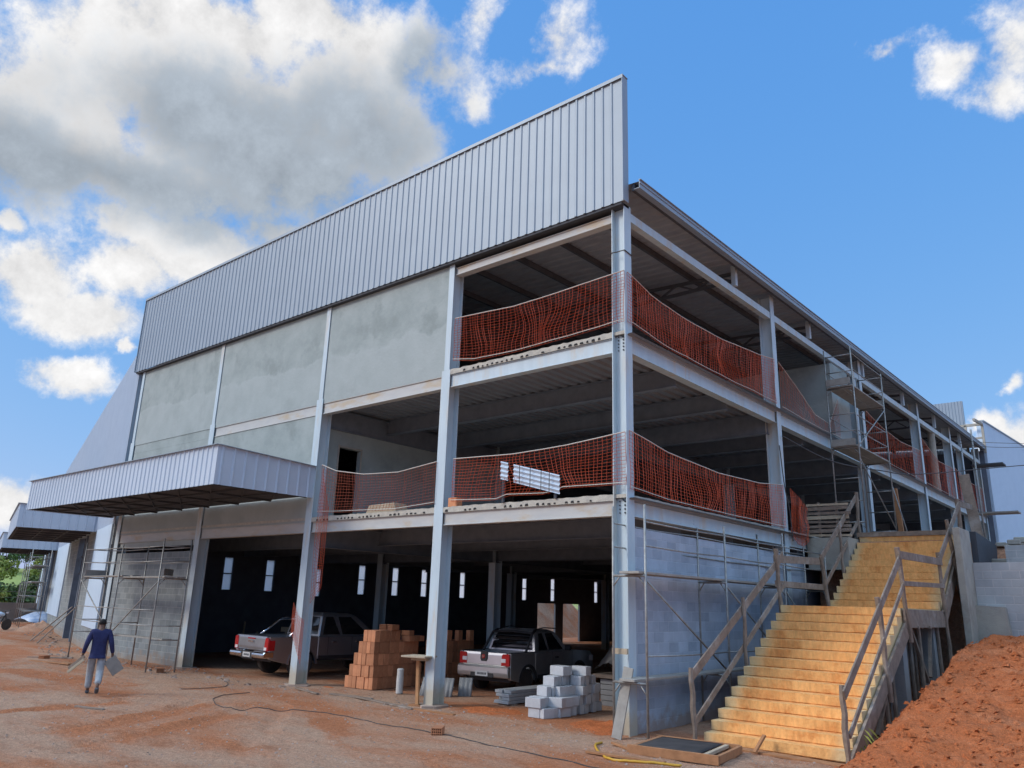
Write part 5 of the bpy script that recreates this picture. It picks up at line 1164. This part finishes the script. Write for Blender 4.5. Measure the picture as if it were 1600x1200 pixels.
for s_ in (-1, 1): MB().lathe([(.003, -.008), (.012, 0), (.003, .008)], 8, (s_ * .032, .143, 1.568), 'z').build('eye', 'clad_white', man, smooth=True)
def heldboard(name, label, c, half, rot, m):
    o = MB().box(-half[0], half[0], -half[1], half[1], -half[2], half[2]).build(name, m, bevel=.004)
    o.matrix_world = Matrix.Translation(man.location) @ Matrix.Rotation(R(66), 4, 'Z') @ Matrix.Translation(Vector(c)) @ rot.to_4x4(); tag(o, label, 'board')
from mathutils import Euler
heldboard('board', 'pale flat board held in the right hand of the walking person', (.37, .05, .62), (.135, .022, .19), Euler((R(8), R(-38), R(10))).to_matrix(), 'plank_grey')
heldboard('timber_piece', 'dark timber piece held in the left hand of the walking person', (-.40, -.06, .70), (.22, .014, .035), Euler((0, R(-38), R(-35))).to_matrix(), 'wood')
heldboard('timber_piece', 'light timber piece held low in the left hand of the walking person', (-.40, -.10, .63), (.22, .012, .03), Euler((0, R(-40), R(-30))).to_matrix(), 'wood_pale')

# ------------------------------------------------------------------ loose things on the ground
def G(x, y, dz=0): return (x, y, height(x, y) + dz)
def smooth_path(pts, n=8):
    out = []
    for i in range(len(pts) - 1):
        p0, p1, p2, p3 = (Vector(pts[max(0, min(len(pts) - 1, i + k))]) for k in (-1, 0, 1, 2))
        for j in range(n):
            t = j / n; out.append(.5 * ((2 * p1) + (p2 - p0) * t + (2 * p0 - 5 * p1 + 4 * p2 - p3) * t * t + (3 * p1 - p0 - 3 * p2 + p3) * t ** 3))
    return out + [Vector(pts[-1])]
hp = smooth_path([(*q, 0) for q in [(-9.49, -1.81), (-9.5, -2.3), (-9.0, -3.0), (-8.1, -3.5), (-7.3, -3.62), (-6.62, -3.0), (-5.78, -2.51), (-4.63, -2.45), (-3.51, -2.45), (-2.16, -2.46), (-0.57, -2.62), (0.73, -2.67), (3.0, -3.2)]])
o = MB().tube([G(p.x, p.y, .010) for p in hp], .008, 6).build('electric_cable', 'cable', smooth=True); tag(o, 'long black cable snaking across the red earth yard', 'cable')
hp = smooth_path([(*q, 0) for q in [(-12.9, -.6), (-11.5, -1.2), (-10.9, -1.9), (-11.1, -2.7)]])
o = MB().tube([G(p.x, p.y, .010) for p in hp], .008, 6).build('electric_cable', 'cable', smooth=True); tag(o, 'short black cable curling on the earth before the large pickup', 'cable')
hp = smooth_path([(*q, 0) for q in [(.0, -.9), (0.11, -1.26), (0.58, -1.76), (0.91, -2.01), (1.3, -1.95), (1.9, -1.6)]])
o = MB().tube([G(p.x, p.y, .02) for p in hp], .02, 7).build('hose', 'hose', smooth=True); tag(o, 'yellow hose lying by the timber platform at the stair foot', 'hose')
pf_ = thing('timber_platform', 'low timber pallet topped with a dark sheet at the foot of the stairs', 'platform', (1.45, -.62, .04), R(8))
for a, b, w_, h_, m in (((-.75, -.62, .02), (.75, -.62, .02), .05, .14, 'wood_red'), ((-.75, .6, .02), (.7, .6, .02), .05, .14, 'wood_red'), ((.72, -.62, .02), (.72, .6, .02), .06, .12, 'wood_red'), ((.5, -.6, .05), (.5, .6, .05), .07, .05, 'wood_pale'), ((-.68, -.6, .05), (-.68, .6, .05), .07, .05, 'wood_red'), ((-.1, -.6, .05), (-.1, .6, .05), .07, .05, 'wood_red')):
    MB().bar(a, b, w_, h_).build('board', m, pf_, bevel=.004)
rows = [[(lerp(-.6, .45, j / 8), lerp(-.55, .52, i / 8), .088 + .012 * noise.noise(Vector((i, j, 0)))) for j in range(9)] for i in range(9)]
dsx = MB().grid(rows).build('dark_sheet', 'felt', pf_, smooth=True); dsx.modifiers.new('thickness', 'SOLIDIFY').thickness = .012
LOOSE = [((1.0, -1.75), 8, 1.3, .16, 'wood_red', 'reddish board lying in front of the timber platform'), ((.55, -1.05), -30, .8, .1, 'wood_red', 'short reddish board poking out left of the timber platform'), ((2.3, .35), 70, .34, .07, 'wood_red', 'short board stub leaning at the right of the timber platform'),
         ((-8.97, -5.71), 20, .75, .07, 'wood', 'dark stick lying on the open earth below the walking man'), ((-19.6, -2.6), 10, 2.2, .15, 'wood_red', 'long red plank lying left of the walking man'), ((-18.6, -2.3), -5, 1.8, .12, 'wood_red', 'second red plank lying close behind the walking man'), ((-21.5, -1.9), 35, 1.6, .1, 'wood', 'grey plank lying near the foot of the far scaffold end'),
         ((.9, .15), 25, 1.5, .05, 'wood', 'thin batten on the ground between the corner wall and the stairs'), ((-6.2, -.5), -4, 2.2, .10, 'wood', 'weathered board lying on the earth before the brick pile'), ((-7.5, -.35), 6, 1.4, .09, 'wood', 'short weathered board lying left of the timber stand'), ((-4.6, -.5), 3, 1.3, .09, 'wood_red', 'reddish board lying near the foot of the third front column'), ((-8.9, -.6), -12, 1.3, .08, 'wood', 'weathered board lying right of the second front column'),
         ((2.55, .42), 0, 2.6, .18, 'wood_red', 'long formwork board lying along the lowest stair')]
for (x, y), a, ln, wd, m, lb in LOOSE:
    o = MB().box(-ln / 2, ln / 2, -wd / 2, wd / 2, 0, .035).build('loose_board', m, bevel=.003); o.location = G(x, y, .0); o.rotation_euler = (R(random.uniform(-3, 3)), R(random.uniform(-1.5, 1.5)), R(a)); tag(o, lb, 'board')
o = bpy.data.objects['loose_board.002']; o.rotation_euler = (0, R(-50), R(60)); o.location.z += .15
# stones and crumbs
def stones(name, label, n, place, smin, smax, m, seed, kind='stuff'):
    rnd = random.Random(seed); mb = MB()
    for _ in range(n):
        x, y = place(rnd); s_ = smin * (smax / smin) ** (rnd.random() ** 2.2); c = Vector(G(x, y)); a = rnd.uniform(0, 6.28)
        vs = []
        for dx, dy, dz in ((1, 0, 0), (.2, .9, -.1), (-.9, .35, 0), (-.5, -.8, 0), (.55, -.75, .1)):
            dx, dy = dx * math.cos(a) - dy * math.sin(a), dx * math.sin(a) + dy * math.cos(a)
            vs.append(c + Vector((dx, dy, dz * .3 - .25)) * s_ * rnd.uniform(.8, 1.15))
        for dx, dy, dz in ((.5, .2, .55), (-.4, .3, .6), (-.05, -.5, .5)):
            vs.append(c + Vector((dx, dy, dz)) * s_ * rnd.uniform(.75, 1.1))
        mb.add(vs, [(0, 1, 5), (1, 6, 5), (1, 2, 6), (2, 3, 7, 6), (3, 4, 7), (4, 0, 5, 7), (5, 6, 7)])
    o = mb.build(name, m, fix=True); tag(o, label, 'stones', kind=kind); return o
stones('gravel', 'scattered pale gravel and stones over the red earth yard', 6000, lambda r: (r.uniform(-20, 3.3), r.uniform(-8.5, .3) if r.random() < .7 else r.gauss(-1, .7)), .008, .035, 'stone', 21)
stones('clods', 'red clay clods crumbling over the earth heap', 4200, lambda r: (r.uniform(3.8, 8), r.uniform(-4, 9.0)), .012, .10, 'mound', 22)
stones('rubble', 'broken concrete rubble strewn along the foot of the left walls', 420, lambda r: (lambda u: (-22.6 - u * .96 if u > 0 else r.uniform(-22, -11), (u * .275 if u > 0 else 0) - r.uniform(.2, 1.6)))(r.uniform(-8, 25)), .025, .13, 'stone', 23)
stones('rubble', 'broken concrete crumbs around the feet of the front columns', 260, lambda r: (r.choice((-5.2, -10.4, -16.4)) + r.gauss(0.3, .6), r.gauss(-.35, .3)), .015, .06, 'stone', 24)
def heap(name, label, cx, cy, rx, ry, h_, m, seed, cat='heap'):
    mb = MB(); rows = []
    for i in range(19):
        a = i / 18
        rows.append([(cx + rx * a * math.cos(2 * math.pi * j / 36), cy + ry * a * math.sin(2 * math.pi * j / 36), -.06 + h_ * (1 - a) ** 1.1 * (1 + .5 * noise.fractal(Vector((a * 3 * math.cos(2 * math.pi * j / 36) + seed, a * 3 * math.sin(2 * math.pi * j / 36), seed)), 1, 2, 4))) for j in range(37)])
    o = mb.grid(rows).build(name, m, smooth=True); tag(o, label, cat); return o
heap('earth_heap', 'brown earth heap beside the motorcycle at the far left', -41.0, 4.6, 2.1, 1.6, .55, 'ground', 3)
heap('sand_heap', 'low orange sand patch beside the third front column', -3.9, .7, 2.2, .9, .10, 'mound', 5)
heap('sand_heap', 'low orange sand patch beside the corner column', -.95, .75, 1.3, 1.1, .16, 'mound', 6)
heap('sand_heap', 'orange sand spread in front of the large pickup', -9.4, .55, 1.6, .6, .07, 'mound', 7)
heap('earth_bank', 'pale earth bank seen through the opening in the far wall', -33, 34, 7, 12, 6.5, 'ground', 8, 'bank')
tp = MB().grid([[(-47.5 + i * .35, 5.4 + j * .35, .35 + .55 * math.sin(math.pi * (i + .5) / 7) * math.sin(math.pi * (j + .5) / 7) + .12 * noise.noise(Vector((i, j, 1)))) for j in range(8)] for i in range(8)]).build('tarpaulin', 'tarp', smooth=True); tag(tp, 'blue and white tarpaulin heap under the far scaffold', 'tarpaulin'); tp.modifiers.new('thickness', 'SOLIDIFY').thickness = .02
# timber leaning at the door of the wing and stakes in the dark hall
for i, (s_, o_) in enumerate(((7.4, .7), (8.8, .9))):
    a, b = wp(s_, o_ + .7, 0), wp(s_ + .5, .12, 1.5); q = MB().bar(a, b, .1, .035, (0, 1, 0)).build('leaning_board', 'wood', bevel=.004); tag(q, ('weathered board leaning on the wing wall near the long scaffold', 'weathered board leaning by the dark wing doorway')[i], 'board')
for i, (x, y, h_) in enumerate(((-20.5, 4.6, 1.25), (-20.2, 5.0, .9))):
    q = MB().bar((x, y, 0), (x + .05, y, h_), .06, .05, (0, 1, 0)).build('timber_stake', 'wood_pale'); tag(q, ('taller timber stake standing in the dark hall by the left wall', 'shorter timber stake standing in the dark hall by the left wall')[i], 'stake')
q = thing('timber_stand', 'yellowish timber stand in the dark hall left of the large pickup', 'stand', (-17.6, 4.6, 0)); MB().bar((0, 0, 0), (0, 0, 1.1), .07, .07, (0, 1, 0)).build('post', 'wood_pale', q); MB().box(-.22, .22, -.1, .1, 1.0, 1.16).build('board_top', 'wood_pale', q)

# ------------------------------------------------------------------ overhead cables
def cable(label, pts, r=.018):
    o = MB().tube(smooth_path(pts), r, 6).build('overhead_cable', 'cable', smooth=True); tag(o, label, 'cable')
cable('sagging black cable crossing the side facade to the right', [(.05, 8.1, 7.0), (.55, 10.5, 6.62), (1.1, 13.5, 6.72), (1.63, 16.57, 7.0), (3.97, 22.36, 7.97), (12, 42, 11.2)])
cable('upper thin black cable running off the far roof end', [(.3, 31.5, 10.95), (2.76, 33.91, 10.95), (12, 43, 11.4)], .012)
cable('lower thin black cable running off the far roof end', [(.3, 31.5, 10.8), (2.8, 33.9, 10.75), (12, 43, 11.9)], .012)
o = MB().tube(smooth_path([(.03, 7.9, 6.7), (.06, 8.0, 5.6), (.1, 8.15, 4.9), (.12, 8.2, 4.1)]), .014, 6).build('hanging_cable', 'cable', smooth=True); tag(o, 'thin black cable hanging down the second side column', 'cable')

# ------------------------------------------------------------------ far left: boundary wall, trees
bw = MB().box(-55.2, -55.0, -30, 20, 0, 1.25)
for k in range(12): bw.box(-55.28, -54.92, -30 + k * 4.5, -29.7 + k * 4.5, 0, 1.45)
tag(bw.build('boundary_wall', 'fence_wall'), 'low brown boundary wall in front of the wooded hill', 'wall')
fn_ = MB()
for k in range(24): fn_.tube([(-54.9, -30 + k * 2.1, 1.2), (-54.9, -30 + k * 2.1, 2.5)], .03, 5)
for z in (1.6, 2.0, 2.45): fn_.tube([(-54.9, -30, z), (-54.9, 19, z)], .012, 4)
tag(fn_.build('wire_fence', 'galv'), 'thin wire fence on posts standing along the boundary wall', 'fence')
def tree(x, y, z, h_, w_, label, leaf, seed):
    rnd = random.Random(seed); t = thing('broadleaf_tree', label, 'tree', (x, y, z), 0, 'trees on the hill beyond the boundary wall')
    tb = MB().tube([(0, 0, -.3), (.1, .05, h_ * .3), (-.1, .1, h_ * .62)], [.26, .2, .1], 8)
    for k in range(6):
        a = rnd.uniform(0, 6.28); z0 = h_ * rnd.uniform(.28, .5); tb.tube([(0, 0, z0), (math.cos(a) * w_ * .22, math.sin(a) * w_ * .22, z0 + h_ * .15), (math.cos(a) * w_ * .38, math.sin(a) * w_ * .38, z0 + h_ * .3)], [.1, .07, .03], 6)
    tb.build('trunk', 'bark', t, smooth=True)
    cr = MB(); cl = []
    for k in range(22):
        a = rnd.uniform(0, 6.28); rr = w_ * .42 * math.sqrt(rnd.random()); zz = h_ * rnd.uniform(.35, .95); rr *= math.sqrt(max(.12, 1 - ((zz / h_ - .6) / .42) ** 2)); cl.append((Vector((rr * math.cos(a), rr * math.sin(a), zz)), w_ * rnd.uniform(.09, .18)))
    for c, s_ in cl:
        for k in range(95):
            d = Vector((rnd.gauss(0, 1), rnd.gauss(0, 1), rnd.gauss(0, .75))).normalized() * s_ * rnd.uniform(.55, 1.1); p = c + d
            u = Vector((rnd.gauss(0, 1), rnd.gauss(0, 1), rnd.gauss(0, 1))).normalized(); v = u.cross(Vector((rnd.gauss(0, 1), rnd.gauss(0, 1), rnd.gauss(0, 1)))).normalized(); q = rnd.uniform(.10, .22)
            cr.add([p - u * q, p + v * q * .6, p + u * q, p - v * q * .6], [(0, 1, 2, 3)])
    cr.build('crown', leaf, t, fix=False)
TL = [(-80, 12.5, -.3, 3.4, 4.4, 'leaf'), (-79, 15.5, -.3, 3.0, 4, 'leaf'), (-81, 18.5, -.2, 3.6, 4.6, 'leaf'), (-82, 22, -.2, 3.2, 4.5, 'leaf'), (-78, 9, -.3, 3.0, 4.2, 'leaf'), (-79, 13.8, -.3, 2.4, 3, 'leaf_y'), (-96, 23.5, 2.2, 3.4, 4.5, 'leaf_y'), (-98, 19.5, 2.4, 3.0, 4.5, 'leaf_y'), (-120, 27, 4.8, 3.2, 6, 'leaf'), (-122, 31.5, 5.0, 3.6, 6, 'leaf'), (-118, 36, 4.5, 3.2, 6, 'leaf'), (-124, 40, 5.1, 3.6, 7, 'leaf'), (-121, 22, 4.9, 3.4, 6, 'leaf'), (-126, 34, 5.5, 3.6, 7, 'leaf_y')]
TN = ['dark tree standing close behind the boundary wall', 'yellow green tree higher up the grassy hillside', 'dark tree on the upper hillside']
for i, (x, y, z, h_, w_, lf) in enumerate(TL):
    tree(x, y, z, h_, w_, TN[1] if lf == 'leaf_y' else (TN[0] if x > -90 else TN[2]), lf, 40 + i)
# a few grass blades at the foot of the steps
gb = MB()
for k in range(14):
    a = random.uniform(0, 6.28); l = random.uniform(.15, .45); b = Vector(G(3.9 + random.uniform(-.12, .12), 1.15 + random.uniform(-.2, .2))); t_ = b + Vector((math.cos(a) * l * .7, math.sin(a) * l * .7, l * .7)); gb.add([b + Vector((.008, 0, 0)), b - Vector((.008, 0, 0)), b.lerp(t_, .6) + Vector((0, 0, .05)), t_], [(0, 1, 2), (0, 2, 3)])
tag(gb.build('grass_tuft', 'leaf_y', fix=False), 'thin grass tuft growing between the stairs and the earth heap', 'grass')
